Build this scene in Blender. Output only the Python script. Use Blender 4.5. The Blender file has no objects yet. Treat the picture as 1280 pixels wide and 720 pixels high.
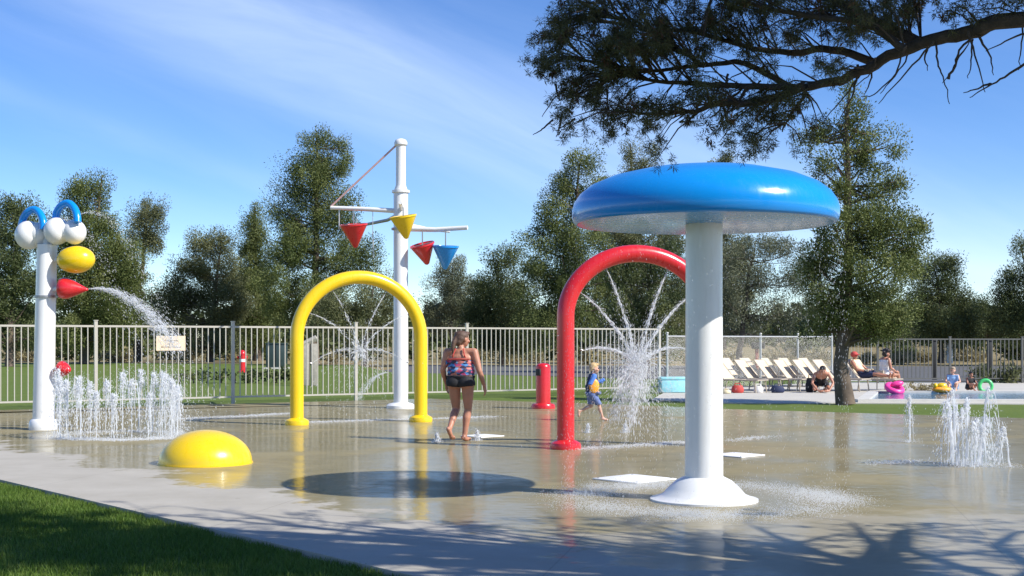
import bpy, bmesh, math, random
import numpy as np
from mathutils import Vector, Matrix, Euler
R = math.radians
rng = np.random.default_rng(7)
random.seed(7)
F, H0, CX, CY = 1600.0, 1.55, 640.0, 425.0
scene = bpy.context.scene
COL = scene.collection

# ------------------------------------------------------------------ helpers
def P(px, py, Y):
    return Vector(((px - CX) / F * Y, Y, H0 + (CY - py) / F * Y))
def G(px, py, z=0.0):
    Y = H0 * F / (py - CY)
    return Vector(((px - CX) / F * Y, Y, z))

def tag(o, label=None, cat=None, group=None, kind=None):
    if label: o['label'] = label
    if cat: o['category'] = cat
    if group: o['group'] = group
    if kind: o['kind'] = kind
    return o
def empty(name, loc, label=None, cat=None, group=None):
    o = bpy.data.objects.new(name, None)
    o.empty_display_size = 0.2
    COL.objects.link(o)
    o.location = loc
    return tag(o, label, cat, group)
def origin_of(o):
    v = Vector((0, 0, 0))
    while o:
        v += Vector(o.location); o = o.parent
    return v
def link(name, me, parent=None):
    o = bpy.data.objects.new(name, me)
    COL.objects.link(o)
    if parent: o.parent = parent
    return o
def copy_tree(o, parent=None):
    c = o.copy(); COL.objects.link(c)
    if parent: c.parent = parent
    for ch in list(o.children): copy_tree(ch, c)
    return c

class MB:
    def __init__(s): s.v = []; s.f = []
    def add(s, vs, fs):
        n = len(s.v)
        s.v += [tuple(a) for a in vs]
        s.f += [tuple(n + i for i in f) for f in fs]
        return s
    def box(s, c, size, rz=0, rot=None):
        hx, hy, hz = size[0] / 2, size[1] / 2, size[2] / 2
        m = rot if rot is not None else Matrix.Rotation(rz, 3, 'Z')
        vs = [Vector(c) + m @ Vector((x * hx, y * hy, z * hz)) for x in (-1, 1) for y in (-1, 1) for z in (-1, 1)]
        return s.add(vs, [(0, 1, 3, 2), (4, 6, 7, 5), (0, 4, 5, 1), (2, 3, 7, 6), (0, 2, 6, 4), (1, 5, 7, 3)])
    def tube(s, pts, rad, n=10, cap=True):
        pts = [Vector(p) for p in pts]
        k = len(pts)
        rad = rad if isinstance(rad, (list, tuple)) else [rad] * k
        vs = []; prev = None
        for i, p in enumerate(pts):
            t = (pts[min(i + 1, k - 1)] - pts[max(i - 1, 0)])
            t = t.normalized() if t.length > 1e-9 else Vector((0, 0, 1))
            if prev is None:
                a = Vector((1, 0, 0)) if abs(t.x) < .9 else Vector((0, 1, 0))
                u = (a - t * a.dot(t)).normalized()
            else:
                u = (prev - t * prev.dot(t)).normalized()
            prev = u; w = t.cross(u)
            for j in range(n):
                an = 2 * math.pi * j / n
                vs.append(p + (u * math.cos(an) + w * math.sin(an)) * rad[i])
        fs = [(i * n + j, i * n + (j + 1) % n, (i + 1) * n + (j + 1) % n, (i + 1) * n + j) for i in range(k - 1) for j in range(n)]
        if cap: fs += [tuple(range(n - 1, -1, -1)), tuple((k - 1) * n + j for j in range(n))]
        return s.add(vs, fs)
    def lathe(s, prof, c=(0, 0, 0), n=32, rot=None, sc=(1, 1, 1)):
        c = Vector(c); vs = []; m = rot or Matrix.Identity(3)
        for r, z in prof:
            for j in range(n):
                a = 2 * math.pi * j / n
                vs.append(c + m @ Vector((r * math.cos(a) * sc[0], r * math.sin(a) * sc[1], z * sc[2])))
        k = len(prof)
        fs = [(i * n + j, i * n + (j + 1) % n, (i + 1) * n + (j + 1) % n, (i + 1) * n + j) for i in range(k - 1) for j in range(n)]
        fs += [tuple(range(n - 1, -1, -1)), tuple((k - 1) * n + j for j in range(n))]
        return s.add(vs, fs)
    def ell(s, c, r, rot=None, n=16, k=10):
        if not isinstance(r, (tuple, list)): r = (r, r, r)
        prof = [(max(1e-4, math.sin(math.pi * i / k)), -math.cos(math.pi * i / k)) for i in range(k + 1)]
        return s.lathe(prof, c, n, rot, r)
    def cap(s, a, ra, b, rb, n=12):
        a = Vector(a); b = Vector(b); d = b - a; L = max(d.length, 1e-5)
        q = d.to_track_quat('Z', 'Y').to_matrix()
        prof = [(max(1e-4, ra * math.cos(t)), ra * math.sin(t)) for t in [R(x) for x in (-90, -60, -30, 0)]]
        prof += [(max(1e-4, rb * math.cos(t)), L + rb * math.sin(t)) for t in [R(x) for x in (0, 30, 60, 90)]]
        return s.lathe(prof, a, n, q)
    def poly(s, pts, z=None):
        vs = [(p[0], p[1], p[2] if z is None else z) for p in pts]
        return s.add(vs, [tuple(range(len(vs)))])
    def slab(s, pts, z0, z1):
        n = len(pts)
        vs = [(p[0], p[1], z1) for p in pts] + [(p[0], p[1], z0) for p in pts]
        fs = [tuple(range(n))] + [(i + n, (i + 1) % n + n, (i + 1) % n, i) for i in range(n)]
        return s.add(vs, fs)
    def build(s, name, mat, parent=None, sharp=40, bevel=0):
        o0 = origin_of(parent) if parent else Vector((0, 0, 0))
        me = bpy.data.meshes.new(name)
        me.from_pydata([(v[0] - o0.x, v[1] - o0.y, v[2] - o0.z) for v in s.v], [], s.f)
        bm = bmesh.new(); bm.from_mesh(me)
        bmesh.ops.recalc_face_normals(bm, faces=bm.faces)
        if bevel: bmesh.ops.bevel(bm, geom=list(bm.edges), offset=bevel, segments=2, affect='EDGES', profile=.5)
        bm.to_mesh(me); bm.free()
        me.shade_smooth()
        if sharp < 180: me.set_sharp_from_angle(angle=R(sharp))
        me.materials.append(mat)
        return link(name, me, parent)

def faces_mesh(name, V, quads, mat, parent=None, tint=None, smooth=False):
    """V (N,3) array, quads (M,k) int array"""
    o0 = origin_of(parent) if parent else Vector((0, 0, 0))
    V = V - np.array(o0)
    me = bpy.data.meshes.new(name)
    M, k = quads.shape
    me.vertices.add(len(V)); me.vertices.foreach_set('co', V.astype(np.float32).ravel())
    me.loops.add(M * k); me.loops.foreach_set('vertex_index', quads.astype(np.int32).ravel())
    me.polygons.add(M)
    me.polygons.foreach_set('loop_start', np.arange(0, M * k, k, dtype=np.int32))
    me.update(calc_edges=True)
    if tint is not None:
        at = me.attributes.new('tint', 'FLOAT', 'FACE')
        at.data.foreach_set('value', tint.astype(np.float32))
    if not smooth: me.shade_flat()
    me.materials.append(mat)
    return link(name, me, parent)

# ------------------------------------------------------------------ materials
def newmat(name):
    m = bpy.data.materials.new(name); m.use_nodes = True
    nt = m.node_tree; b = nt.nodes['Principled BSDF']
    return m, nt, b
def node(nt, typ, **kw):
    n = nt.nodes.new(typ)
    for k, v in kw.items(): setattr(n, k, v)
    return n
def ramp(nt, fac, stops):
    r = node(nt, 'ShaderNodeValToRGB')
    e = r.color_ramp.elements
    while len(e) < len(stops): e.new(0.5)
    for i, (p, c) in enumerate(stops):
        e[i].position = p; e[i].color = (c[0], c[1], c[2], 1)
    nt.links.new(fac, r.inputs[0])
    return r.outputs[0]
def noise(nt, vec, scale, detail=4, rough=.55):
    n = node(nt, 'ShaderNodeTexNoise')
    n.inputs['Scale'].default_value = scale; n.inputs['Detail'].default_value = detail; n.inputs['Roughness'].default_value = rough
    if vec is not None: nt.links.new(vec, n.inputs['Vector'])
    return n.outputs['Fac']
def coords(nt, scale=(1, 1, 1)):
    t = node(nt, 'ShaderNodeTexCoord'); mp = node(nt, 'ShaderNodeMapping')
    mp.inputs['Scale'].default_value = scale
    nt.links.new(t.outputs['Object'], mp.inputs['Vector'])
    return mp.outputs['Vector']
def math_(nt, op, a, b=None, clamp=False):
    n = node(nt, 'ShaderNodeMath', operation=op, use_clamp=clamp)
    for i, x in enumerate((a, b)):
        if x is None: continue
        if isinstance(x, (int, float)): n.inputs[i].default_value = x
        else: nt.links.new(x, n.inputs[i])
    return n.outputs[0]
def mixc(nt, fac, a, b, blend='MIX'):
    n = node(nt, 'ShaderNodeMix', data_type='RGBA', blend_type=blend)
    if isinstance(fac, (int, float)): n.inputs[0].default_value = fac
    else: nt.links.new(fac, n.inputs[0])
    for i, x in ((6, a), (7, b)):
        if isinstance(x, (tuple, list)): n.inputs[i].default_value = (*x, 1)
        else: nt.links.new(x, n.inputs[i])
    return n.outputs[2]
def bump(nt, b, height, strength=.3, dist=.01):
    n = node(nt, 'ShaderNodeBump'); n.inputs['Strength'].default_value = strength; n.inputs['Distance'].default_value = dist
    nt.links.new(height, n.inputs['Height']); nt.links.new(n.outputs[0], b.inputs['Normal'])
    return n

def simple(name, c, rough=.5, var=.12, scale=8, coat=0, bmp=0, metallic=0):
    m, nt, b = newmat(name)
    v = coords(nt)
    nz = noise(nt, v, scale, 5, .6)
    lo = tuple(x * (1 - var) for x in c); hi = tuple(min(1, x * (1 + var)) for x in c)
    nt.links.new(ramp(nt, nz, [(.3, lo), (.7, hi)]), b.inputs['Base Color'])
    nt.links.new(math_(nt, 'ADD', math_(nt, 'MULTIPLY', nz, .25), rough - .12, True), b.inputs['Roughness'])
    b.inputs['Metallic'].default_value = metallic
    if coat:
        b.inputs['Coat Weight'].default_value = coat; b.inputs['Coat Roughness'].default_value = .08
    if bmp: bump(nt, b, noise(nt, v, scale * 4, 4), bmp, .01)
    return m
def painted(name, c, rough=.3, wear=(.6, .58, .52), grime=.25):
    """glossy powder coat with faint water stain streaks"""
    m, nt, b = newmat(name)
    v = coords(nt, (9, 9, 1.2)); v2 = coords(nt)
    st = noise(nt, v, 2.0, 6, .65); nz = noise(nt, v2, 3, 4)
    col = mixc(nt, math_(nt, 'MULTIPLY', ramp(nt, st, [(.5, (0, 0, 0)), (.75, (1, 1, 1))]), grime), c, wear)
    col = mixc(nt, math_(nt, 'MULTIPLY', nz, .25), col, tuple(x * .8 for x in c))
    nt.links.new(col, b.inputs['Base Color'])
    nt.links.new(math_(nt, 'ADD', math_(nt, 'MULTIPLY', st, .3), rough - .13, True), b.inputs['Roughness'])
    b.inputs['Coat Weight'].default_value = .3; b.inputs['Coat Roughness'].default_value = .12
    bump(nt, b, noise(nt, v2, 60, 3), .05, .004)
    return m

M = {}
M['white'] = painted('white_powder_coat', (.78, .78, .76), .35, (.5, .48, .42), .3)
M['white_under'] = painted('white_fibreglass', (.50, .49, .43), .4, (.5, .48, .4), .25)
M['blue'] = painted('blue_gel_coat', (.004, .26, .74), .22, (.03, .28, .7), .15)
M['yellow'] = painted('yellow_powder_coat', (.82, .55, .006), .28, (.8, .6, .15), .15)
M['red'] = painted('red_powder_coat', (.62, .016, .022), .28, (.6, .12, .1), .2)
M['steel'] = simple('grey_metal', (.35, .35, .35), .4, .15, 20, metallic=.6)
M['pinkrod'] = simple('faded_red_rod', (.62, .38, .34), .5)
M['fence_white'] = painted('cream_fence_paint', (.45, .425, .36), .5, (.32, .3, .25), .3)
M['fence_dark'] = painted('dark_fence_paint', (.11, .11, .10), .5, (.2, .19, .17), .3)
M['galv'] = simple('galvanised_steel', (.55, .55, .52), .45, .1, 12, metallic=.5)
M['beige_sign'] = simple('beige_sign_face', (.72, .58, .40), .5, .06, 10)
M['ink'] = simple('dark_sign_print', (.06, .05, .045), .6)
M['plate'] = simple('white_cover_plate', (.82, .82, .80), .55, .06, 6)
M['sling'] = simple('cream_lounger_sling', (.64, .53, .38), .75, .08, 15, bmp=.1)
M['frame_tan'] = simple('tan_lounger_frame', (.42, .36, .28), .5)
M['bark'] = simple('juniper_bark', (.05, .037, .029), .9, .5, 14, bmp=.8)
M['bark_far'] = simple('tree_bark', (.12, .09, .065), .9, .4, 3)
M['coping'] = simple('pool_coping', (.55, .53, .48), .7, .1, 3)
M['cyan'] = simple('pale_blue_plastic', (.30, .66, .74), .45)
M['dkgreen'] = simple('dark_green_cabinet', (.028, .05, .048), .5)
M['wood'] = simple('weathered_wood', (.45, .41, .34), .8, .2, 9, bmp=.3)
M['rust'] = simple('rusty_red_post', (.30, .09, .06), .7)
M['pink'] = simple('pink_vinyl', (.85, .06, .30), .35)
M['green_v'] = simple('green_vinyl', (.08, .55, .16), .35)
M['orange_v'] = simple('orange_vinyl', (.9, .38, .03), .4)
M['black'] = simple('black_fabric', (.012, .012, .014), .75, .2, 30)
M['blackrub'] = simple('black_rubber', (.02, .02, .02), .6)
M['navy'] = simple('navy_fabric', (.02, .03, .08), .75)
M['bluecloth'] = simple('blue_fabric', (.07, .19, .55), .75)
M['shorts'] = simple('slate_blue_fabric', (.12, .17, .36), .75, .3, 12)
M['lblue'] = simple('light_blue_fabric', (.30, .50, .78), .75)
M['redcloth'] = simple('red_fabric', (.50, .06, .05), .75)
M['whitecloth'] = simple('white_fabric', (.78, .76, .74), .8)
M['creamcloth'] = simple('cream_fabric', (.72, .62, .40), .8)
M['hair_brown'] = simple('brown_hair', (.10, .055, .035), .55, .4, 40, bmp=.5)
M['hair_dark'] = simple('dark_hair', (.018, .013, .012), .5, .4, 40, bmp=.5)
M['hair_blond'] = simple('blond_hair', (.55, .38, .18), .55, .3, 40, bmp=.5)
M['hair_grey'] = simple('sandy_hair', (.34, .26, .18), .55, .3, 40, bmp=.5)
M['eye'] = simple('eye', (.02, .015, .012), .2)
def skin(name, c):
    m, nt, b = newmat(name)
    v = coords(nt)
    nt.links.new(ramp(nt, noise(nt, v, 9, 4), [(.3, tuple(x * .85 for x in c)), (.7, (c[0] * 1.1, c[1] * 1.02, c[2]))]), b.inputs['Base Color'])
    b.inputs['Roughness'].default_value = .48
    b.inputs['Subsurface Weight'].default_value = .08
    b.inputs['Subsurface Radius'].default_value = (.02, .008, .004)
    return m
M['skin_tan'] = skin('tanned_skin', (.46, .22, .14))
M['skin_fair'] = skin('fair_skin', (.60, .36, .26))
def swim_print():
    m, nt, b = newmat('printed_swim_fabric')
    v = coords(nt, (1, 1, 2.1))
    w = node(nt, 'ShaderNodeTexVoronoi'); w.inputs['Scale'].default_value = 15
    nt.links.new(v, w.inputs['Vector'])
    sep = node(nt, 'ShaderNodeSeparateColor'); nt.links.new(w.outputs['Color'], sep.inputs[0])
    c = ramp(nt, sep.outputs[0], [(0, (.02, .03, .09)), (.22, (.06, .22, .5)), (.42, (.05, .03, .07)), (.55, (.50, .06, .16)), (.76, (.55, .18, .14)), (.9, (.25, .42, .6))])
    [e for e in nt.nodes if e.type == 'VALTORGB'][-1].color_ramp.interpolation = 'CONSTANT'
    nt.links.new(c, b.inputs['Base Color']); b.inputs['Roughness'].default_value = .6
    return m
M['swim'] = swim_print()

def foliage(name, c0, c1, c2, transl=.25):
    m, nt, b = newmat(name)
    a = node(nt, 'ShaderNodeAttribute', attribute_name='tint')
    c = ramp(nt, a.outputs['Fac'], [(0, c0), (.55, c1), (1, c2)])
    nt.links.new(c, b.inputs['Base Color']); b.inputs['Roughness'].default_value = .6
    b.inputs['Specular IOR Level'].default_value = .3
    t = node(nt, 'ShaderNodeBsdfTranslucent'); nt.links.new(c, t.inputs['Color'])
    mx = node(nt, 'ShaderNodeMixShader'); mx.inputs[0].default_value = transl
    out = nt.nodes['Material Output']
    nt.links.new(b.outputs[0], mx.inputs[1]); nt.links.new(t.outputs[0], mx.inputs[2]); nt.links.new(mx.outputs[0], out.inputs['Surface'])
    return m
M['leaf_green'] = foliage('pine_foliage', (.072, .098, .028), (.14, .172, .05), (.22, .242, .085), .28)
M['leaf_olive'] = foliage('olive_foliage', (.092, .105, .045), (.16, .172, .075), (.235, .24, .11), .28)
M['leaf_grey'] = foliage('grey_green_foliage', (.11, .125, .07), (.175, .19, .115), (.24, .25, .15))
M['leaf_dark'] = foliage('dark_juniper_foliage', (.048, .068, .025), (.098, .125, .044), (.165, .185, .068), .28)
M['leaf_near'] = foliage('juniper_scale_foliage', (.045, .048, .022), (.075, .082, .034), (.12, .11, .05), .2)
M['leaf_brown'] = foliage('dead_juniper_foliage', (.06, .03, .02), (.10, .05, .03), (.14, .075, .045), .15)
M['blade'] = foliage('grass_blade', (.06, .12, .014), (.11, .185, .025), (.18, .24, .05), .3)
M['sage'] = foliage('dry_brush_foliage', (.20, .17, .09), (.30, .26, .13), (.40, .34, .18), .25)

def lawn_mat():
    m, nt, b = newmat('mown_lawn')
    v = coords(nt)
    n1 = noise(nt, v, .7, 5); n2 = noise(nt, v, 14, 4, .7)
    c = mixc(nt, n1, (.10, .155, .03), (.2, .235, .06))
    c = mixc(nt, math_(nt, 'MULTIPLY', n2, .7), c, (.045, .085, .012))
    nt.links.new(c, b.inputs['Base Color']); b.inputs['Roughness'].default_value = .9
    b.inputs['Specular IOR Level'].default_value = .15
    bump(nt, b, n2, .6, .04)
    return m
def field_mat():
    m, nt, b = newmat('dry_field')
    v = coords(nt)
    n1 = noise(nt, v, .12, 6, .65); n2 = noise(nt, v, 2.5, 5, .7)
    c = mixc(nt, ramp(nt, n1, [(.35, (0, 0, 0)), (.65, (1, 1, 1))]), (.34, .26, .13), (.20, .18, .09))
    c = mixc(nt, math_(nt, 'MULTIPLY', n2, .6), c, (.16, .13, .075))
    nt.links.new(c, b.inputs['Base Color']); b.inputs['Roughness'].default_value = .95
    b.inputs['Specular IOR Level'].default_value = .1
    bump(nt, b, n2, .7, .1)
    return m
def asphalt_mat():
    m, nt, b = newmat('asphalt')
    v = coords(nt); n2 = noise(nt, v, 20, 5, .7); n1 = noise(nt, v, .5, 5)
    nt.links.new(mixc(nt, n1, mixc(nt, n2, (.06, .06, .062), (.10, .10, .10)), (.12, .118, .112)), b.inputs['Base Color'])
    b.inputs['Roughness'].default_value = .9
    return m

def pad_mat():
    """broom-finished concrete; a thin sheet of water covers the play area and dries out towards the lawn edge"""
    m, nt, b = newmat('splash_pad_concrete')
    t = node(nt, 'ShaderNodeTexCoord'); v = t.outputs['Object']
    sep = node(nt, 'ShaderNodeSeparateXYZ'); nt.links.new(v, sep.inputs[0])
    x, y = sep.outputs[0], sep.outputs[1]
    # distance from lawn edge line (unit normal pointing to the pad)
    nx, ny = 5.8 / 7.684, 5.04 / 7.684
    d = math_(nt, 'SUBTRACT', math_(nt, 'ADD', math_(nt, 'MULTIPLY', x, nx), math_(nt, 'MULTIPLY', y, ny)), -5.67 * nx + 14.2 * ny)
    edge = noise(nt, v, .55, 5, .6)
    fine = noise(nt, v, 2.2, 6, .65)
    d2 = math_(nt, 'ADD', d, math_(nt, 'ADD', math_(nt, 'MULTIPLY', math_(nt, 'SUBTRACT', edge, .5), 2.6), math_(nt, 'MULTIPLY', math_(nt, 'SUBTRACT', fine, .5), 1.9)))
    wet = node(nt, 'ShaderNodeMapRange'); wet.interpolation_type = 'SMOOTHSTEP'
    wet.inputs[1].default_value = 1.3; wet.inputs[2].default_value = 1.72
    nt.links.new(d2, wet.inputs[0])
    # dry towards the far right deck side and near the fence
    pa, pb = G(640, 672), G(1290, 636); u2 = (pb - pa).normalized()
    dd2 = math_(nt, 'SUBTRACT', math_(nt, 'ADD', math_(nt, 'MULTIPLY', x, -u2.y), math_(nt, 'MULTIPLY', y, u2.x)), -u2.y * pa.x + u2.x * pa.y)
    dd2 = math_(nt, 'ADD', dd2, math_(nt, 'ADD', math_(nt, 'MULTIPLY', math_(nt, 'SUBTRACT', edge, .5), 2.2), math_(nt, 'MULTIPLY', math_(nt, 'SUBTRACT', fine, .5), 1.4)))
    w2 = node(nt, 'ShaderNodeMapRange'); w2.interpolation_type = 'SMOOTHSTEP'
    w2.inputs[1].default_value = -.3; w2.inputs[2].default_value = .35; w2.inputs[3].default_value = .5; w2.inputs[4].default_value = 1
    nt.links.new(dd2, w2.inputs[0])
    wetf = math_(nt, 'MINIMUM', wet.outputs[0], w2.outputs[0])
    film = ramp(nt, noise(nt, v, .42, 5, .6), [(.38, (.18, .18, .18)), (.50, (1, 1, 1))])   # damp only / standing film
    blot = noise(nt, v, 1.3, 7, .68); grain = noise(nt, v, 55, 4, .7)
    dry = mixc(nt, blot, (.29, .265, .21), (.53, .50, .435))
    dry = mixc(nt, math_(nt, 'MULTIPLY', grain, .35), dry, (.27, .25, .21))
    wetc = mixc(nt, blot, (.175, .145, .068), (.32, .275, .155))
    col = mixc(nt, wetf, dry, wetc)
    # control joints: a grid turned with the pad edge
    mp = node(nt, 'ShaderNodeMapping'); mp.inputs['Rotation'].default_value = (0, 0, R(12)); nt.links.new(v, mp.inputs['Vector'])
    sp = node(nt, 'ShaderNodeSeparateXYZ'); nt.links.new(mp.outputs[0], sp.inputs[0])
    jo = None
    for ax in (0, 1):
        fr = math_(nt, 'ABSOLUTE', math_(nt, 'SUBTRACT', math_(nt, 'FRACT', math_(nt, 'MULTIPLY', sp.outputs[ax], 1 / 3.1)), .5))
        j = math_(nt, 'LESS_THAN', fr, .0022)
        jo = j if jo is None else math_(nt, 'MAXIMUM', jo, j)
    col = mixc(nt, math_(nt, 'MULTIPLY', jo, .25), col, (.10, .09, .07))
    nt.links.new(col, b.inputs['Base Color'])
    b.inputs['Roughness'].default_value = .85
    b.inputs['Specular IOR Level'].default_value = .3
    bump(nt, b, grain, .15, .004)
    # the water film
    b.inputs['Coat IOR'].default_value = 1.33
    nt.links.new(math_(nt, 'MULTIPLY', math_(nt, 'MULTIPLY', wetf, film), .62), b.inputs['Coat Weight'])
    nt.links.new(math_(nt, 'ADD', .05, math_(nt, 'MULTIPLY', blot, .10)), b.inputs['Coat Roughness'])
    cb = node(nt, 'ShaderNodeBump'); cb.inputs['Strength'].default_value = .42; cb.inputs['Distance'].default_value = .012
    mpr = node(nt, 'ShaderNodeMapping'); mpr.inputs['Scale'].default_value = (1, 1.6, 1); nt.links.new(v, mpr.inputs['Vector'])
    nt.links.new(noise(nt, mpr.outputs[0], 5, 3, .5), cb.inputs['Height']); nt.links.new(cb.outputs[0], b.inputs['Coat Normal'])
    return m
def deck_mat():
    m, nt, b = newmat('pool_deck_concrete')
    v = coords(nt); blot = noise(nt, v, .8, 6, .65)
    nt.links.new(mixc(nt, blot, (.40, .38, .33), (.58, .55, .48)), b.inputs['Base Color']); b.inputs['Roughness'].default_value = .85
    return m
def pool_mat():
    m, nt, b = newmat('pool_water')
    v = coords(nt, (1, 1, 1)); n = noise(nt, v, 3.5, 4)
    nt.links.new(mixc(nt, n, (.03, .12, .22), (.06, .22, .36)), b.inputs['Base Color'])
    b.inputs['Roughness'].default_value = .05; b.inputs['IOR'].default_value = 1.33
    bump(nt, b, n, .35, .06)
    return m
def water_mat(name, alpha):
    m, nt, b = newmat(name)
    b.inputs['Base Color'].default_value = (.93, .95, .97, 1)
    b.inputs['Roughness'].default_value = .12; b.inputs['IOR'].default_value = 1.33
    t = node(nt, 'ShaderNodeBsdfTranslucent'); t.inputs['Color'].default_value = (.93, .95, .97, 1)
    mx = node(nt, 'ShaderNodeMixShader'); mx.inputs[0].default_value = .4
    tr = node(nt, 'ShaderNodeBsdfTransparent')
    mx2 = node(nt, 'ShaderNodeMixShader'); mx2.inputs[0].default_value = alpha
    nt.links.new(b.outputs[0], mx.inputs[1]); nt.links.new(t.outputs[0], mx.inputs[2])
    nt.links.new(tr.outputs[0], mx2.inputs[1]); nt.links.new(mx.outputs[0], mx2.inputs[2])
    nt.links.new(mx2.outputs[0], nt.nodes['Material Output'].inputs['Surface'])
    return m
M['water'] = water_mat('aerated_water', .62)
M['mist'] = water_mat('fine_spray', .5)
M['lawn'] = lawn_mat(); M['field'] = field_mat(); M['asphalt'] = asphalt_mat(); M['pad'] = pad_mat(); M['deck'] = deck_mat(); M['pool'] = pool_mat()

# ------------------------------------------------------------------ setting: ground sheets
def sheet(name, pts, z, mat, thick=0):
    m = MB()
    if thick: m.slab(pts, z - thick, z)
    else: m.poly(pts, z)
    return tag(m.build(name, mat, None, 20), kind='structure')
S = 3000
sheet('terrain', [(-S, -S), (S, -S), (S, S), (-S, S)], -.16, M['field'])
def FL(t): return Vector((-11.4 + 9.1 * t, 28.5 + 5.5 * t, 0))
# lawn beyond the splash pad and around the pool
sheet('lawn', [(-60, 5), (30, 20), (60, 30), (60, 48), (16, 48), (5, 52), (-6, 63), (-10, 82), (-70, 100)], -.03, M['lawn'])
sheet('road', [(-7, 64), (5, 53.5), (16, 49.2), (90, 49.2), (90, 76), (20, 78), (-6, 82)], -.045, M['asphalt'])
E0 = Vector((-5.67, 14.2)); E1 = Vector((-.63, 8.4)); ED = (E1 - E0).normalized()
LE = [E0 - ED * 14, E0 + ED * 22]
padback = [G(560, 499), G(640, 501.5), G(760, 505), G(900, 511), G(1100, 517), G(1290, 523), G(1700, 530)]
fb = [FL(t) + Vector((.1, -.15, 0)) for t in (-1.2, 0, 1.0)]
sheet('splash_pad', [tuple(LE[1])] + [(30, -2), (30, 22)] + [(p.x, p.y) for p in reversed(padback)] + [(p.x, p.y) for p in reversed(fb)] + [(-25, 21.5), tuple(LE[0])], 0.0, M['pad'], .12)
# front lawn next to the pad, with a soil edge
nrm = Vector((-ED.y, ED.x)) * -1  # towards lawn
if nrm.dot(Vector((-5, 5)) - E0) < 0: nrm = -nrm
c0 = LE[0] + nrm * .004; c1 = LE[1] + nrm * .004
sheet('front_lawn', [tuple(c0), tuple(c1), (c1.x, -12), (-40, -12), (-40, c0.y)], -.05, M['lawn'])
sheet('pool_deck', [(p.x, p.y) for p in (G(815, 499), G(905, 503), G(1100, 503.5), G(1290, 504.5), G(1750, 505))] + [(40, 47.5), (12, 47.2), (5, 40.5)], -.005, M['deck'], .04)
pl = [G(1078, 502.2), G(1420, 502.2), G(1420, 491.5), G(1092, 491.5)]
sheet('pool_water', [(p.x, p.y) for p in pl], .012, M['pool'])
cop = MB()
for i in range(4):
    a, b_ = pl[i], pl[(i + 1) % 4]; d = (b_ - a)
    cop.box(((a + b_) / 2) + Vector((0, 0, .03)), (d.length + (.3 if i % 2 == 0 else -.3), .3, .07), math.atan2(d.y, d.x))
tag(cop.build('pool_coping', M['coping']), kind='structure')

# grass blades on the front lawn
def blades():
    n = 260000
    d = rng.random(n) ** 1.25 * 5.6 ; s = rng.random(n) * 17 - 5.0
    d = d + .03 * np.sin(s * 5.1) + .025 * np.sin(s * 13.7 + 1) + .035
    x = c0.x * 0 + E0.x + ED.x * s + nrm.x * (d - .02); y = E0.y + ED.y * s + nrm.y * (d - .02)
    px = CX + x / np.maximum(y, .1) * F; py = CY + H0 * F / np.maximum(y, .1)
    k = (y > 5) & (px > -620) & (py < 960) & (px < 640)
    x, y = x[k], y[k]; n = len(x)
    hgt = rng.uniform(.03, .062, n); w = rng.uniform(.003, .006, n); a = rng.uniform(0, 2 * np.pi, n)
    lean = rng.normal(0, .018, (n, 2))
    z0 = -.05
    V = np.zeros((n, 3, 3))
    V[:, 0] = np.stack([x - np.cos(a) * w, y - np.sin(a) * w, np.full(n, z0)], 1)
    V[:, 1] = np.stack([x + np.cos(a) * w, y + np.sin(a) * w, np.full(n, z0)], 1)
    V[:, 2] = np.stack([x + lean[:, 0], y + lean[:, 1], z0 + hgt], 1)
    big = np.sin(x * 2.1 + 1) * np.cos(y * 1.7) * .2 + np.sin(x * 5.3) * np.sin(y * 4.1 + x) * .15
    t = np.clip(rng.normal(.45, .22, n) + big, 0, 1)
    o = faces_mesh('grass', V.reshape(-1, 3), np.arange(n * 3).reshape(n, 3), M['blade'], None, t)
    tag(o, 'short mown green grass in tree shade beside the pale pavement', 'grass', kind='stuff')
blades()

# ------------------------------------------------------------------ foliage
def leaves(centers, crad, per, L, W, out_from=None, up=.25, droop=0, tcl=None):
    """centers (n,3), crad (n,), per leaves each -> V, quads, tint"""
    n = len(centers)
    c = np.repeat(centers, per, 0); r = np.repeat(crad, per)
    N = len(c)
    d = rng.normal(size=(N, 3)); d /= np.linalg.norm(d, axis=1)[:, None]
    rad = rng.random(N) ** (.5 if out_from is None else .3)
    p = c + d * (r * rad)[:, None]
    if out_from is not None:      # plumes reach outwards and up from the trunk
        ax = c - np.repeat(out_from, per, 0); ax /= (np.linalg.norm(ax, axis=1)[:, None] + 1e-6); ax[:, 2] = ax[:, 2] * .6 + .45
        al_ = np.repeat(rng.uniform(.3, .8, n), per) * r * rng.uniform(-.8, .9, N)
        p = p + ax * al_[:, None]
    dr = d * .45 + rng.normal(size=(N, 3)) * .6
    dr[:, 2] += up - droop
    if out_from is not None:
        o = c - np.repeat(out_from, per, 0); o /= (np.linalg.norm(o, axis=1)[:, None] + 1e-6)
        dr += o * .45
    dr /= np.linalg.norm(dr, axis=1)[:, None]
    q = rng.normal(size=(N, 3)) * .33 + d
    if out_from is not None: q = q + o * .5
    s = np.cross(dr, q); s /= (np.linalg.norm(s, axis=1)[:, None] + 1e-6)
    l = L * rng.uniform(.6, 1.4, N); w = W * rng.uniform(.6, 1.4, N)
    V = np.zeros((N, 4, 3))
    V[:, 0] = p; V[:, 1] = p + dr * (l * .45)[:, None] + s * w[:, None]; V[:, 2] = p + dr * l[:, None]; V[:, 3] = p + dr * (l * .45)[:, None] - s * w[:, None]
    tc = rng.normal(.5, .26, n) if tcl is None else tcl
    t = np.clip(np.repeat(tc, per) + rng.normal(0, .14, N), 0, 1)
    return V.reshape(-1, 3), np.arange(N * 4).reshape(N, 4), t

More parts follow.
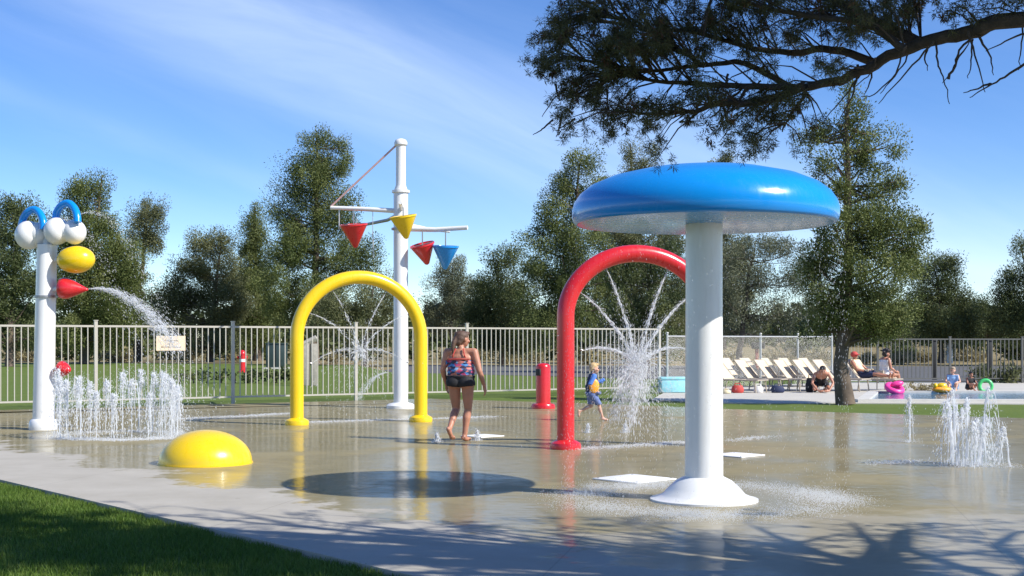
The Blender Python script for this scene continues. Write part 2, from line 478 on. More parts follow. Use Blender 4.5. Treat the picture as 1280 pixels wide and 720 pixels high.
def in_blobs(blobs, dens, cr):
    """blobs: (x,y,z,rx,rz). clump centres biased to the shell"""
    C, O, CRs = [], [], []
    for (x, y, z, rx, rz) in blobs:
        n = max(3, int(dens * rx * rz))
        d = rng.normal(size=(n, 3)); d /= np.linalg.norm(d, axis=1)[:, None]
        rad = rng.uniform(.18, 1.0, n) ** .6 * (1 + (rng.random(n) < .14) * rng.uniform(0, .28, n))
        C.append(np.array([x, y, z]) + d * rad[:, None] * np.array([rx, rx * .95, rz]))
        O.append(np.tile([x, y, z - rz * .4], (n, 1)))
        CRs.append(cr * rng.uniform(.6, 1.35, n))
    return np.concatenate(C), np.concatenate(O), np.concatenate(CRs)

def tree(label, pxbase, Y, blobs_px, mat='leaf_green', leaf=.34, clump=.72, dens=5.0, per=26, base_z=-.05, name='conifer_tree', group='trees beyond the fence', trunk_r=None, top=None, cat='tree', wr=.34):
    """blobs_px: (px, py, rx_px, rz_px) seen at depth Y"""
    sc = Y / F
    root = empty(name, ((pxbase - CX) * sc, Y, base_z), label, cat, group)
    bl = []
    for i, (px, py, rx, rz) in enumerate(blobs_px):
        p = P(px, py, Y)
        bl.append((p.x, Y + rng.uniform(-.3, .3) * rx * sc * 1.2, p.z, rx * sc, rz * sc))
    if name == 'conifer_tree': leaf, dens, per, wr = leaf * .4, dens * 1.4, int(per * 17), .2
    C, O, cr = in_blobs(bl, dens, clump)
    keep = C[:, 2] > .15
    C, O, cr = C[keep], O[keep], cr[keep]
    V, Q, t = leaves(C, cr, per, leaf, leaf * wr, O)
    faces_mesh('crown', V, Q, M[mat], root, t)
    # trunk and limbs
    m = MB()
    zt = max(b[2] + b[4] * .75 for b in bl)
    topb = max(bl, key=lambda b: b[2])
    bx = root.location.x
    tr = trunk_r or .018 * zt + .06
    pts, rr = [], []
    for i in range(9):
        f = i / 8
        pts.append((bx + (topb[0] - bx) * f ** 1.5 + rng.normal(0, .06) * (i > 0), Y + rng.normal(0, .08) * (i > 0), base_z + (zt - base_z) * f)); rr.append(tr * (1 - f * .88) * (1.25 if i == 0 else 1))
    m.tube(pts, rr, 10)
    for (x, y, z, rx, rz) in bl:
        for k in range(3):
            f = min(.95, max(.12, (z - rz * .5 - base_z) / (zt - base_z) + rng.uniform(-.08, .05)))
            j = f * 8; i0 = int(j); p0 = Vector(pts[i0]).lerp(Vector(pts[min(8, i0 + 1)]), j - i0)
            an = rng.uniform(0, 6.28)
            p1 = Vector((x + math.cos(an) * rx * .7, y + math.sin(an) * rx * .7, z + rng.uniform(-.4, .6) * rz))
            mid = p0.lerp(p1, .5) + Vector((0, 0, -.06 * (p1 - p0).length))
            r0 = tr * .32 * (1 - f * .6)
            m.tube([p0, mid, p1], [r0, r0 * .6, r0 * .2], 6)
    m.build('trunk', M['bark_far'], root)
    return root

def cone_blobs(px, top, bot, hw, n=7, jit=.12, power=.8, tilt=0):
    """stack of blobs forming a ragged conifer between y=top and y=bot, half width hw at the widest"""
    out = []
    for i in range(n):
        f = (i + .5) / n
        y = top + (bot - top) * f
        w = hw * min(1, (f ** power) * 1.15 + .1)
        rz = (bot - top) / n * .85
        out.append((px + tilt * (1 - f) + rng.normal(0, jit) * hw * .5, y + rng.normal(0, 2), max(w * .72, 4), rz))
        for sgn in (-1, 1):
            if w > 9: out.append((px + tilt * (1 - f) + sgn * w * rng.uniform(.45, .75), y + rng.normal(0, rz * .4), w * rng.uniform(.28, .48), rz * rng.uniform(.5, .85)))
    return out

GT = 'trees beyond the fence'
tree('dense dark green tree at the left edge behind the white ball pole', 12, 76, cone_blobs(14, 246, 425, 52, 6, power=.45), 'leaf_dark', dens=5.5)
tree('tall bushy green tree with a pointed top rising right behind the yellow egg nozzle', 105, 84, cone_blobs(112, 226, 430, 66, 7, power=.6) + [(150, 330, 28, 26), (140, 372, 40, 26), (75, 300, 40, 30)], 'leaf_green', dens=5.5)
tree('sparse tree with a separate rounded tuft standing clear against the sky left of centre', 172, 96, [(184, 272, 20, 20), (178, 296, 22, 17), (192, 290, 15, 22), (165, 352, 20, 18), (150, 318, 18, 10), (172, 400, 32, 24), (180, 372, 18, 14)], 'leaf_olive', dens=7)
tree('broad medium green tree between the tufted tree and the tallest left tree', 262, 92, cone_blobs(262, 296, 432, 60, 5, power=.4) + [(225, 370, 26, 28), (208, 385, 16, 22)], 'leaf_olive')
tree('slender green tree just left of the tallest left tree', 322, 98, cone_blobs(318, 256, 430, 30, 7, power=.7), 'leaf_green', dens=7)
tree('tallest green conifer on the left half rising behind the yellow arch', 392, 86, [(395, 192, 26, 22), (412, 212, 32, 24), (385, 225, 40, 20), (360, 235, 18, 16), (405, 250, 42, 22), (380, 280, 44, 24), (425, 282, 28, 20), (360, 310, 36, 24), (400, 320, 52, 28), (455, 315, 30, 17), (440, 345, 36, 18), (380, 355, 62, 28), (385, 390, 66, 28), (347, 262, 14, 20), (398, 175, 10, 12), (428, 184, 10, 12)], 'leaf_green', dens=5.5)
tree('low bushy green tree seen through the yellow arch', 455, 80, [(430, 378, 40, 22), (468, 372, 30, 24), (440, 402, 44, 22), (486, 400, 26, 22), (405, 400, 30, 20)], 'leaf_olive')
tree('small pale grey green tree standing right of the white mast', 563, 118, [(566, 338, 16, 15), (556, 356, 20, 14), (580, 355, 18, 14), (562, 376, 30, 16), (590, 385, 22, 14), (562, 402, 36, 16), (545, 392, 18, 16)], 'leaf_grey', leaf=.4, dens=5)
tree('dark rounded conifer just left of the red arch group', 628, 84, cone_blobs(630, 322, 436, 46, 5, power=.5) + [(600, 385, 16, 30), (655, 400, 24, 24)], 'leaf_dark', dens=6)
tree('tall dark conifer directly left of the red arch top', 712, 78, [(725, 212, 22, 18), (745, 225, 16, 18), (706, 232, 24, 18), (715, 258, 36, 22), (692, 272, 24, 18), (688, 300, 34, 22), (728, 296, 40, 26), (700, 335, 46, 26), (742, 340, 34, 26), (690, 370, 42, 26), (730, 385, 48, 28), (668, 345, 18, 18), (700, 410, 50, 24)], 'leaf_green', dens=6)
tree('green pointed tree whose tip shows just above the left side of the blue cap', 796, 92, cone_blobs(798, 192, 425, 62, 8, power=.55), 'leaf_olive', dens=5)
tree('distant pointed tree whose tip peeks over the middle of the blue cap', 902, 104, cone_blobs(902, 196, 420, 44, 7, power=.6), 'leaf_olive', leaf=.4, dens=4)
tree('dark low branching juniper behind the spray of the red arch', 808, 62, [(775, 340, 34, 26), (812, 330, 38, 28), (845, 345, 34, 28), (790, 380, 38, 26), (830, 385, 40, 26), (800, 418, 36, 24), (770, 432, 22, 18), (838, 430, 26, 20)], 'leaf_dark', leaf=.26, clump=.55, dens=8, per=26)
tree('open grey olive tree with sky gaps behind the mushroom pole', 925, 70, [(905, 318, 32, 16), (945, 312, 32, 17), (985, 318, 32, 20), (920, 350, 36, 20), (970, 352, 36, 22), (1010, 345, 28, 22), (900, 385, 34, 22), (950, 390, 42, 20), (1000, 386, 32, 22), (880, 335, 24, 20), (940, 412, 52, 14)], 'leaf_grey', leaf=.26, clump=.55, dens=8, per=20)
tree('dark pointed conifer standing right of the near juniper', 1176, 88, cone_blobs(1176, 324, 424, 52, 6, power=.7), 'leaf_dark', dens=6.5)
tree('low dark tree in the gap left of the right frame edge', 1236, 104, [(1225, 388, 20, 14), (1250, 394, 30, 16), (1215, 405, 22, 14), (1262, 408, 30, 16), (1238, 412, 34, 14)], 'leaf_dark', leaf=.4)
tree('tall dark tree cut by the right frame edge', 1296, 84, cone_blobs(1296, 318, 424, 54, 6, power=.4) + [(1262, 350, 12, 12), (1258, 382, 18, 14)], 'leaf_dark', dens=6)
tree('small pale tree in the gap between the near juniper and the dark pointed conifer', 1112, 112, [(1105, 400, 26, 16), (1130, 408, 26, 14), (1095, 416, 30, 12)], 'leaf_olive', leaf=.4)
# far off wood, one mass
def far_wood():
    n = 520
    x = rng.uniform(-190, 190, n); y = 330 + rng.uniform(-40, 60, n)
    h = rng.uniform(5, 10.5, n)
    C = np.concatenate([np.stack([x + rng.normal(0, 1.2, n), y, h * f], 1) for f in (.25, .5, .75, .95)])
    cr = np.concatenate([np.full(n, r) for r in (3.4, 3.0, 2.2, 1.2)])
    V, Q, t = leaves(C, cr, 22, 1.6, .6, None)
    tag(faces_mesh('far_wood', V, Q, M['leaf_dark'], None, t), 'far belt of dark trees along the horizon behind the dry field', 'wood', kind='stuff')
far_wood()

# the near juniper on the grass strip by the pool
jun = tree('tall green juniper with a bare grey trunk standing in the grass strip by the pool', 1057, 31.2,
    [(1062, 122, 9, 18), (1068, 146, 19, 15), (1050, 162, 16, 14), (1085, 166, 18, 14), (1026, 172, 15, 10), (1118, 180, 9, 16), (1065, 194, 30, 17), (1032, 206, 20, 12), (1096, 208, 24, 14), (1060, 236, 34, 18), (1028, 240, 18, 12), (1108, 244, 26, 16), (1128, 226, 10, 10),
     (1060, 285, 48, 26), (1105, 290, 44, 26), (1135, 300, 24, 20), (1040, 320, 40, 26), (1090, 335, 54, 26), (1135, 330, 26, 22), (1055, 365, 50, 22), (1098, 372, 40, 22), (1075, 400, 46, 18), (1100, 412, 24, 14), (1018, 350, 20, 22), (1040, 395, 32, 16), (1010, 178, 9, 7), (1098, 414, 28, 12), (1078, 408, 26, 12), (1120, 395, 24, 18), (1028, 412, 20, 10), (1145, 290, 14, 12), ],
    'leaf_green', leaf=.07, clump=.28, dens=56, per=240, base_z=-.03, name='juniper_tree', group=None, trunk_r=.2, wr=.2)

# overhanging juniper, trunk out of frame to the right
def overhang():
    root = empty('juniper_tree', (7.6, 5.6, -.01), 'dark juniper limb with drooping sprays overhanging the top right of the picture', 'tree')
    tm = MB()
    tm.tube([(7.6, 5.6, -.05), (7.65, 5.6, .8), (7.5, 5.7, 2.0), (7.1, 5.9, 3.2), (7.2, 6.0, 4.6), (7.0, 6.1, 6.2), (7.1, 6.0, 8.0)], [.34, .27, .24, .22, .17, .1, .03], 14)
    tm.build('trunk', M['bark'], root)
    lm = MB(); C = []; CR = []
    def seg(pts, rr, n=9):
        # smooth polyline with a little waviness
        P_ = [Vector(p) for p in pts]; out = []; ro = []
        k = len(P_)
        for i in range(k - 1):
            a = P_[max(i - 1, 0)]; b = P_[i]; c = P_[i + 1]; d = P_[min(i + 2, k - 1)]
            for q in range(5):
                t = q / 5
                v = .5 * ((2 * b) + (c - a) * t + (2 * a - 5 * b + 4 * c - d) * t * t + (3 * b - a - 3 * c + d) * t ** 3)
                out.append(v + Vector(rng.normal(0, .003 + .06 * rr[i], 3))); ro.append(rr[i] + (rr[i + 1] - rr[i]) * t)
        out.append(P_[-1]); ro.append(rr[-1])
        lm.tube(out, ro, n)
        return out
    D = lambda px: 7.2 + (1280 - px) / 620 * 1.5      # depth along the limb, metres
    px2 = lambda L, off=0: [P(a, b, D(a) + off) for a, b in L]
    main = seg([(7.0, 5.95, 3.35), (5.2, 6.7, 3.45)] + px2([(1290, 22), (1225, 38), (1175, 48), (1120, 66), (1075, 90), (1012, 107), (930, 107), (850, 104), (790, 96), (740, 88)]), [.11, .075, .046, .042, .038, .034, .03, .026, .019, .014, .010, .005])
    l2 = seg(px2([(1150, 56), (1105, 34), (1050, 4), (980, -40)], .1), [.04, .034, .028, .018])
    l3 = seg(px2([(1005, 106), (960, 126), (905, 128), (860, 140), (800, 142), (770, 138)], -.12), [.03, .025, .02, .014, .009, .005])
    l4 = seg(px2([(985, 108), (930, 80), (870, 82), (810, 88), (745, 78), (700, 72)], .25), [.022, .018, .014, .011, .008, .004])
    l5 = seg(px2([(1095, 78), (1040, 62), (985, 66), (930, 58), (870, 40), (800, 34), (720, 18)], .3), [.028, .024, .02, .016, .012, .008, .004])
    l6 = seg(px2([(1130, 60), (1080, 30), (1010, 20), (940, 6), (870, -20)], -.2), [.024, .02, .016, .012, .008])
    l7 = seg(px2([(880, 84), (840, 55), (790, 30), (740, 10), (690, -20)], .1), [.014, .012, .009, .007, .004])
    l8 = seg(px2([(1010, 106), (1000, 128), (985, 150), (978, 165)], -.05), [.014, .01, .007, .004], 6)
    # dead bare twigs hanging at the right
    dead = [[(1170, 50), (1172, 78), (1180, 100), (1187, 130)], [(1185, 98), (1200, 70), (1215, 50)], [(1215, 48), (1214, 75), (1210, 98)], [(1222, 42), (1236, 66), (1242, 94)],
            [(1290, 75), (1262, 92), (1235, 108), (1212, 122)], [(1240, 104), (1222, 110), (1204, 116)], [(1290, 38), (1265, 48), (1232, 64)], [(1130, 62), (1118, 92), (1092, 118), (1076, 120)], [(1092, 80), (1088, 100), (1080, 118)], [(1225, 36), (1200, 62), (1192, 84), (1178, 104)]]
    for _ in range(8):
        a0 = rng.uniform(1060, 1290); y0 = 84 - (a0 - 1060) * .3; ln = rng.uniform(20, 85); dx = rng.uniform(-.9, .5)
        dead.append([(a0, y0), (a0 + dx * ln * .5 + rng.normal(0, 3), y0 + ln * .5), (a0 + dx * ln + rng.normal(0, 5), y0 + ln)])
    for _ in range(26):
        a0 = rng.uniform(690, 1000); y0 = rng.uniform(90, 150); ln = rng.uniform(18, 46); dx = rng.uniform(-1.2, .4)
        dead.append([(a0, y0), (a0 + dx * ln * .5, y0 + ln * .5 + rng.normal(0, 3)), (a0 + dx * ln, y0 + ln * rng.uniform(.6, 1))])
    for dl in dead:
        seg(px2(dl, rng.uniform(-.15, .15)), list(np.linspace(rng.uniform(.006, .010), .0022, len(dl))), 5)
    # visible sprays
    blobs = [(690, 55, 28, 30), (735, 30, 48, 32), (705, 90, 26, 26), (715, 130, 28, 26), (745, 110, 36, 28), (760, 70, 40, 28), (800, 30, 46, 30), (790, 60, 36, 20), (705, 12, 28, 18),
             (775, 140, 36, 22), (822, 130, 36, 20), (825, 60, 34, 16), (865, 25, 46, 26), (930, 18, 46, 22), (880, 62, 30, 14), (870, 118, 36, 14), (925, 122, 38, 16), (888, 142, 30, 14), (960, 130, 32, 22), (985, 120, 26, 16),
             (1025, 85, 22, 14), (1032, 70, 18, 10), (1000, 40, 32, 22), (1050, 28, 36, 18), (940, 52, 28, 12), (700, 152, 14, 18), (815, 172, 10, 22), (893, 168, 14, 14), (940, 165, 22, 18), (1000, 170, 10, 14), (820, 190, 6, 10), (1090, 14, 36, 14),
             (960, 70, 22, 12), (845, 92, 26, 10), (1140, 8, 36, 12), (1200, 6, 36, 8), (976, 150, 18, 14), (930, 187, 7, 12), (1245, -4, 34, 10), (750, 160, 10, 8), (680, 75, 18, 16), (1025, 152, 8, 8), (760, -6, 60, 20), (880, -4, 60, 18), (1010, -4, 60, 18), (1120, -8, 60, 16), (640 + 50, 30, 22, 22), (1070, 40, 20, 10), (860, 46, 30, 12)]
    anchors = [np.array([tuple(v) for v in b]) for b in (main, l2, l3, l4, l5, l6, l7, l8)]
    A = np.concatenate(anchors)
    for (bx, by, rx, rz) in blobs:
        n = max(2, int(rx * rz / 68))
        off = rng.uniform(-.35, .35)
        for i in range(n):
            a = rng.uniform(0, 6.28); q = rng.random() ** .5
            ppx, ppy = bx + math.cos(a) * rx * q, by + math.sin(a) * rz * q
            c = P(ppx, ppy, D(ppx) + off + rng.uniform(-.3, .3))
            j = np.argmin(np.linalg.norm((A - np.array(c)) * np.array([1, .6, 1]), axis=1)); j = max(0, j - 4)
            s0 = Vector(A[j]); dv = c - s0
            if dv.length < .9:
                mid = s0.lerp(c, .55) + Vector((0, 0, .10 * dv.length))
                lm.tube([s0, mid, c], [.006, .0045, .002], 4, False)
            m_ = rng.integers(5, 10)
            dn = dv.normalized() if dv.length > .01 else Vector((-1, 0, 0))
            for k in range(m_):
                C.append(np.array(c) + rng.normal(0, .035, 3) + np.array(dn) * rng.uniform(-.10, .05) + np.array([0, 0, -abs(rng.normal(0, .02))])); CR.append(rng.uniform(.016, .034))
    C = np.array(C); CR = np.array(CR)
    V, Q, t = leaves(C, CR, 42, .032, .0021, None, 0, .25)
    faces_mesh('crown', V, Q, M['leaf_near'], root, t)
    kd = rng.random(len(C)) < .06
    V, Q, t = leaves(C[kd], CR[kd], 22, .034, .005, None, 0, .5)
    faces_mesh('dead_foliage', V, Q, M['leaf_brown'], root, t)
    # the rest of the crown, over and beside the photographer
    C2 = []; 
    limbs = []
    for i in range(34):
        an = rng.uniform(R(95), R(235)) if i < 24 else rng.uniform(0, 6.28)
        z0 = rng.uniform(3.4, 6.8); ln = rng.uniform(3.5, 8.6) if i < 24 else rng.uniform(2, 3.5)
        e = Vector((7.1 + math.cos(an) * ln, 6 + math.sin(an) * ln * .62, z0 + rng.uniform(.4, 1.4)))
        limbs.append((Vector((7.1, 6.0, z0)), e))
    for tx, ty, tz in ((-.4, 8.2, 4.9), (.3, 9.2, 5.2), (.9, 8.6, 4.8), (1.4, 7.2, 4.5), (-1.0, 7.4, 5.0), (2.2, 9.0, 5.0), (3.0, 8.6, 4.9), (-.2, 6.4, 4.6), (1.8, 6.2, 4.3), (4.2, 8.4, 4.7), (-1.4, 8.8, 5.4), (5.4, 8.0, 4.4), (6.6, 7.6, 4.2), (.4, 7.4, 4.7)):
        limbs.append((Vector((7.1, 6.0, tz - rng.uniform(.2, .9))), Vector((tx, ty, tz))))
    for tpx, tpy in [(a_, b_) for a_ in range(380, 1330, 85) for b_ in (655, 690, 722)]:  # unseen limbs added where their shade will fall on the near paving
        g_ = G(tpx + rng.uniform(-35, 35), tpy + rng.uniform(-6, 6)); z_ = rng.uniform(4.2, 5.2)
        limbs.append((Vector((7.1, 6.0, z_ - rng.uniform(.3, .9))), Vector((g_.x + 1.069 * z_, g_.y - .527 * z_, z_))))
    def shade_ok(c):
        # unseen crown trimmed so its shadow stays off the middle of the pad
        t_ = c[2] * 1.1918; gx, gy = c[0] - .897 * t_, c[1] + .442 * t_
        if gy < 1: return True
        px = CX + gx / gy * F; py = CY + H0 * F / gy
        return py > (640 if px > 330 else 622 + px * .045) + rng.normal(0, 6)
    limbs = [l for l in limbs if shade_ok(l[1]) and shade_ok(l[0].lerp(l[1], .7))]
    for a, b in limbs:
        mid = a.lerp(b, .5) + Vector((0, 0, .3))
        def zmin(v): return max(v.z, H0 + (CY + 30) / F * v.y + .12) if v.y > 1 else v.z
        L = (b - a).length
        tube = [a]
        for f in (.25, .5, .75, 1):
            q = a.lerp(mid, f * 2) if f <= .5 else mid.lerp(b, f * 2 - 1)
            q = q + Vector(rng.normal(0, .08, 3)); q.z = zmin(q); tube.append(q)
        lm.tube(tube, [.07, .055, .042, .026, .008], 7)
        for f in np.linspace(.28, 1.02, int(L * 3.2)):
            j = min(3, int(f * 4)); q = tube[j].lerp(tube[min(j + 1, 4)], f * 4 - j)
            for k in range(rng.integers(1, 3)):
                w = q + Vector(rng.normal(0, .3, 3)); w.z = zmin(w) + .15
                lm.tube([q, w], [.012, .004], 4, False)
                nn = 5
                for _ in range(nn): C2.append(np.array(w) + rng.normal(0, .075, 3))
    C2 = np.array(C2)
    C2 = C2[C2[:, 2] > H0 + (CY + 20) / F * C2[:, 1] + .08]
    C2 = C2[[shade_ok(c) for c in C2]]
    def thin(c):
        t_ = c[2] * 1.1918; gx, gy = c[0] - .897 * t_, c[1] + .442 * t_
        if (gx - E0.x) * nrm.x + (gy - E0.y) * nrm.y > 0: return rng.random() < .8      # shadow lands on the lawn
        if gx < -.4 and rng.random() < .6: return False
        w_ = math.sin(gx * 3.1 + gy * 2.2) + math.sin(gx * 1.3 - gy * 4.1 + 1.7) + .6 * math.sin(gx * 7.3 + gy * 5.1)
        return rng.random() < (.62 if w_ > .55 else .10)
    C2 = C2[[thin(c) for c in C2]]
    V, Q, t = leaves(C2, rng.uniform(.05, .11, len(C2)), 24, .07, .014, None, 0, .2)
    faces_mesh('upper_crown', V, Q, M['leaf_near'], root, t)
    lm.build('limb', M['bark'], root)
overhang()

# dry brush clumps in the field beyond the road
def shrub(px, py, w, h, mat, name, label, group, cat='shrub'):
    g = G(px, py); sc = g.y / F
    root = empty(name, (g.x, g.y, -.06), label, cat, group)
    n = 22
    d = rng.normal(size=(n, 3)); d[:, 2] = np.abs(d[:, 2]); d /= np.linalg.norm(d, axis=1)[:, None]
    C = np.array([g.x, g.y, 0]) + d * rng.uniform(.3, 1, n)[:, None] * np.array([w * sc / 2, w * sc / 2, h * sc])
    V, Q, t = leaves(C, np.full(n, h * sc * .42), 26, h * sc * .4, h * sc * .06, None, .5)
    faces_mesh('foliage', V, Q, M[mat], root, t)
    m = MB()
    for k in range(5):
        a = rng.uniform(0, 6.28); m.tube([(g.x, g.y, -.06), (g.x + math.cos(a) * w * sc * .3, g.y + math.sin(a) * w * sc * .3, h * sc * .7)], [.04, .012], 5)
    m.build('stem', M['bark_far'], root)
for px, py, w, h in ((640, 452, 40, 12), (668, 450, 34, 10), (735, 453, 40, 14), (600, 449, 34, 10), (560, 448, 34, 9), (420, 452, 40, 10), (150, 450, 50, 16), (135, 447, 40, 14), (240, 449, 44, 12), (870, 452, 40, 12), (915, 450, 40, 12), (975, 452, 44, 14), (1020, 450, 40, 12), (1085, 452, 36, 12), (1130, 453, 44, 14), (1160, 451, 36, 12), (1215, 450, 44, 14), (30, 450, 44, 14), (300, 451, 36, 10)):
    shrub(px, py, w, h, 'sage', 'dry_shrub', 'low straw coloured brush clump in the dry field beyond the road', 'dry brush clumps in the field')
for px, py, w, h, lb in ((1255, 478, 60, 22, 'yellow green roadside shrub by the right frame edge behind the dark fence'), (1226, 470, 30, 12, 'small yellow green shrub left of the larger roadside shrub')):
    shrub(px, py, w, h, 'leaf_olive', 'green_shrub', lb, None)
shrub(1150, 488, 46, 9, 'sage', 'planting_tuft', 'low tan ornamental grass tuft on the far pool deck edge', None)

for px, w, h in ((40, 70, 26), (95, 60, 22), (150, 70, 24), (215, 70, 26), (275, 70, 22), (330, 60, 26), (385, 70, 24), (450, 70, 20), (520, 60, 22), (600, 70, 26), (665, 70, 28), (725, 60, 26), (1000, 60, 22), (1125, 50, 20), (1220, 70, 24), (1270, 60, 24)):
    shrub(px + rng.uniform(-8, 8), 448, w, h * rng.uniform(.9, 1.3), 'leaf_dark', 'bush', 'dark green bush under the trees beyond the fence', 'dark bushes under the trees', 'bush')
# low dark foliage strip standing in for a shadow band on the lawn
def shadow_strip(px0, px1, py, hpx, label):
    a = G(px0, py); b = G(px1, py); n = int((b - a).length * 5)
    root = empty('shadow_strip', ((a.x + b.x) / 2, a.y, -.03), label, 'shadow_strip', 'foliage strips standing in for shadow on the back lawn')
    C = np.array([tuple(a.lerp(b, rng.random())) for _ in range(n * 2)]) + rng.normal(0, .14, (n * 2, 3)); C[:, 2] = np.abs(C[:, 2]) + .12
    V, Q, t = leaves(C, np.full(len(C), .2), 22, .13, .05, None)
    faces_mesh('foliage', V, Q, M['leaf_dark'], root, t)
    m = MB()
    for f in np.linspace(.02, .98, 9):
        p = a.lerp(b, f); MB().tube([(p.x, p.y, -.03), (p.x, p.y, .3)], [.03, .015], 5).build('stem', M['bark_far'], root)
shadow_strip(222, 366, 478, 6, 'strip of low dark foliage standing in for shadow on the lawn behind the cream fence sign')

# ------------------------------------------------------------------ fences
def picket_fence(a, b, posts, mat, h, spacing, label, pw=.03, name='picket_fence', post_up=.12, group=None, pr=.036):
    root = empty(name, (a.x, a.y, 0), label, 'fence', group)
    d = b - a; L = d.length; u = d.normalized(); rz = math.atan2(d.y, d.x)
    for i in range(len(posts) - 1):
        m = MB(); s0, s1 = posts[i] + pr, posts[i + 1] - pr; mid = a + u * ((s0 + s1) / 2)
        for z, t in ((h, .045), (.16, .04)):
            m.box(mid + Vector((0, 0, z)), (s1 - s0, .04, t), rz)
        n = max(2, int((s1 - s0) / spacing))
        for k in range(1, n):
            p = a + u * (s0 + (s1 - s0) * k / n)
            m.box(p + Vector((0, 0, (.184 + h - .026) / 2)), (pw, .026, h - .026 - .184), rz)
        m.build('picket_panel', mat, root)
    for s in posts:
        m = MB(); p = a + u * s
        m.box(p + Vector((0, 0, (h + post_up) / 2 - .02)), (pr * 2, pr * 2, h + post_up + .04), rz)
        m.box(p + Vector((0, 0, h + post_up + .012)), (pr * 2 + .02, pr * 2 + .02, .02), rz)
        m.build('post', mat, root)
    return root
tA, tB = .196 - .3075 * 3, .196 + .3075 * 5
a, b = FL(tA), FL(tB); L = (b - a).length
picket_fence(a, b, [L * i / 8 for i in range(9)], M['fence_white'], 1.87, .14, 'long cream painted metal picket fence along the back left of the splash pad', .020, name='picket_fence')
a, b = Vector((13.2, 46.2, 0)), Vector((29, 46.6, 0)); L = (b - a).length
picket_fence(a, b, [L * i / 6 for i in range(7)], M['fence_dark'], 1.58, .15, 'dark metal picket fence behind the pool on the right', .03, name='picket_fence', post_up=.08)
# chain link
def chain_link():
    a, b = FL(tB) + Vector((.25, .1, 0)), Vector((11.5, 46, 0))
    root = empty('chain_link_fence', (a.x, a.y, 0), 'silver chain link fence with pipe frame behind the row of cream loungers', 'fence')
    d = b - a; L = d.length; u = d.normalized(); h = 1.66
    ps = [0, L * .27, L * .52, L * .76, L]
    for s in ps:
        p = a + u * s; m = MB(); m.tube([p + Vector((0, 0, -.02)), p + Vector((0, 0, h + .1))], .035, 10); m.ell(p + Vector((0, 0, h + .1)), (.045, .045, .03), n=10, k=6)
        m.build('post', M['galv'], root)
    m = MB(); m.tube([a + Vector((0, 0, h)), b + Vector((0, 0, h))], .024, 8); m.build('top_rail', M['galv'], root)
    m = MB(); st = .075; n = int((L + h) / st)
    for i in range(n):
        for sg in (1, -1):
            s0 = i * st - (h if sg > 0 else 0); s1 = s0 + sg * h
            if sg < 0: s0, s1 = i * st, i * st - h
            z0, z1 = .05, h - .02
            # clip
            def pt(s_, z): return a + u * s_ + Vector((0, .004 * sg, z))
            f0, f1 = 0., 1.
            if s0 != s1:
                for lim, lo in ((0, True), (L, False)):
                    f = (lim - s0) / (s1 - s0)
                    if (s1 > s0) == lo: f0 = max(f0, f)
                    else: f1 = min(f1, f)
            if f1 - f0 < .02: continue
            m.tube([pt(s0 + (s1 - s0) * f0, z0 + (z1 - z0) * f0), pt(s0 + (s1 - s0) * f1, z0 + (z1 - z0) * f1)], .0013, 3, False)
    m.build('wire_mesh', M['galv'], root)
chain_link()
# short gate frame right of chain link (trunk side)
g = empty('fence_gate', (12.2, 46.1, 0), 'narrow silver pipe gate panel behind the juniper trunk', 'gate')
m = MB()
m.tube([(11.75, 46.1, .08), (11.75, 46.1, 1.6), (12.95, 46.15, 1.6), (12.95, 46.15, .08), (11.75, 46.1, .08)], .022, 8); m.build('gate_frame', M['galv'], g)
m = MB()
for k in range(9): m.tube([(11.87 + k * .12, 46.12, .09), (11.87 + k * .12, 46.12, 1.58)], .006, 5)
m.build('bar', M['galv'], g)

# sign on the fence
def fence_t(px):
    u = (px - CX) / F; return (28.5 * u + 11.4) / (9.1 - 5.5 * u)
fc = FL(fence_t(213)); fd = Vector((9.1, 5.5, 0)).normalized(); fn = Vector((fd.y, -fd.x, 0)); rzf = math.atan2(fd.y, fd.x)
zc = H0 + (CY - 429) / F * fc.y
sg = empty('fence_sign', fc + fn * .04 + Vector((0, 0, zc)), 'beige notice with four dark lines of lettering hung on the cream fence', 'sign')
m = MB(); m.box(fc + fn * .04 + Vector((0, 0, zc)), (.70, .012, .35), rzf); m.build('sign_board', M['beige_sign'], sg)
m = MB()
for zz, wd, hh in ((.125, .05, .028), (.06, .36, .034), (-.02, .09, .03), (-.09, .48, .04)):
    n = max(2, int(wd / .042)); xx = -wd / 2
    for k in range(n):
        ww = wd / n * .72; c = fc + fn * .0475 + fd * (xx + (k + .5) * wd / n) + Vector((0, 0, zc + zz))
        m.box(c + fd * (-ww * .4), (.009, .003, hh), rzf)
        kk = (k * 7 + int(zz * 100)) % 4
        if kk != 1: m.box(c + fd * (ww * .02) + Vector((0, -.0008, hh * (.4 if kk == 0 else 0))), (ww * .8, .003, .008), rzf)
        if kk != 2: m.box(c + fd * (ww * .4), (.009, .003, hh * .9), rzf)
m.build('lettering', M['ink'], sg)

# ------------------------------------------------------------------ splash pad features
def flange(c, r, h=.05, n=28):
    return MB().lathe([(r * .55, h * 1.7), (r * .72, h * 1.35), (r * .97, h), (r, h * .7), (r, 0)][::-1], c, n)
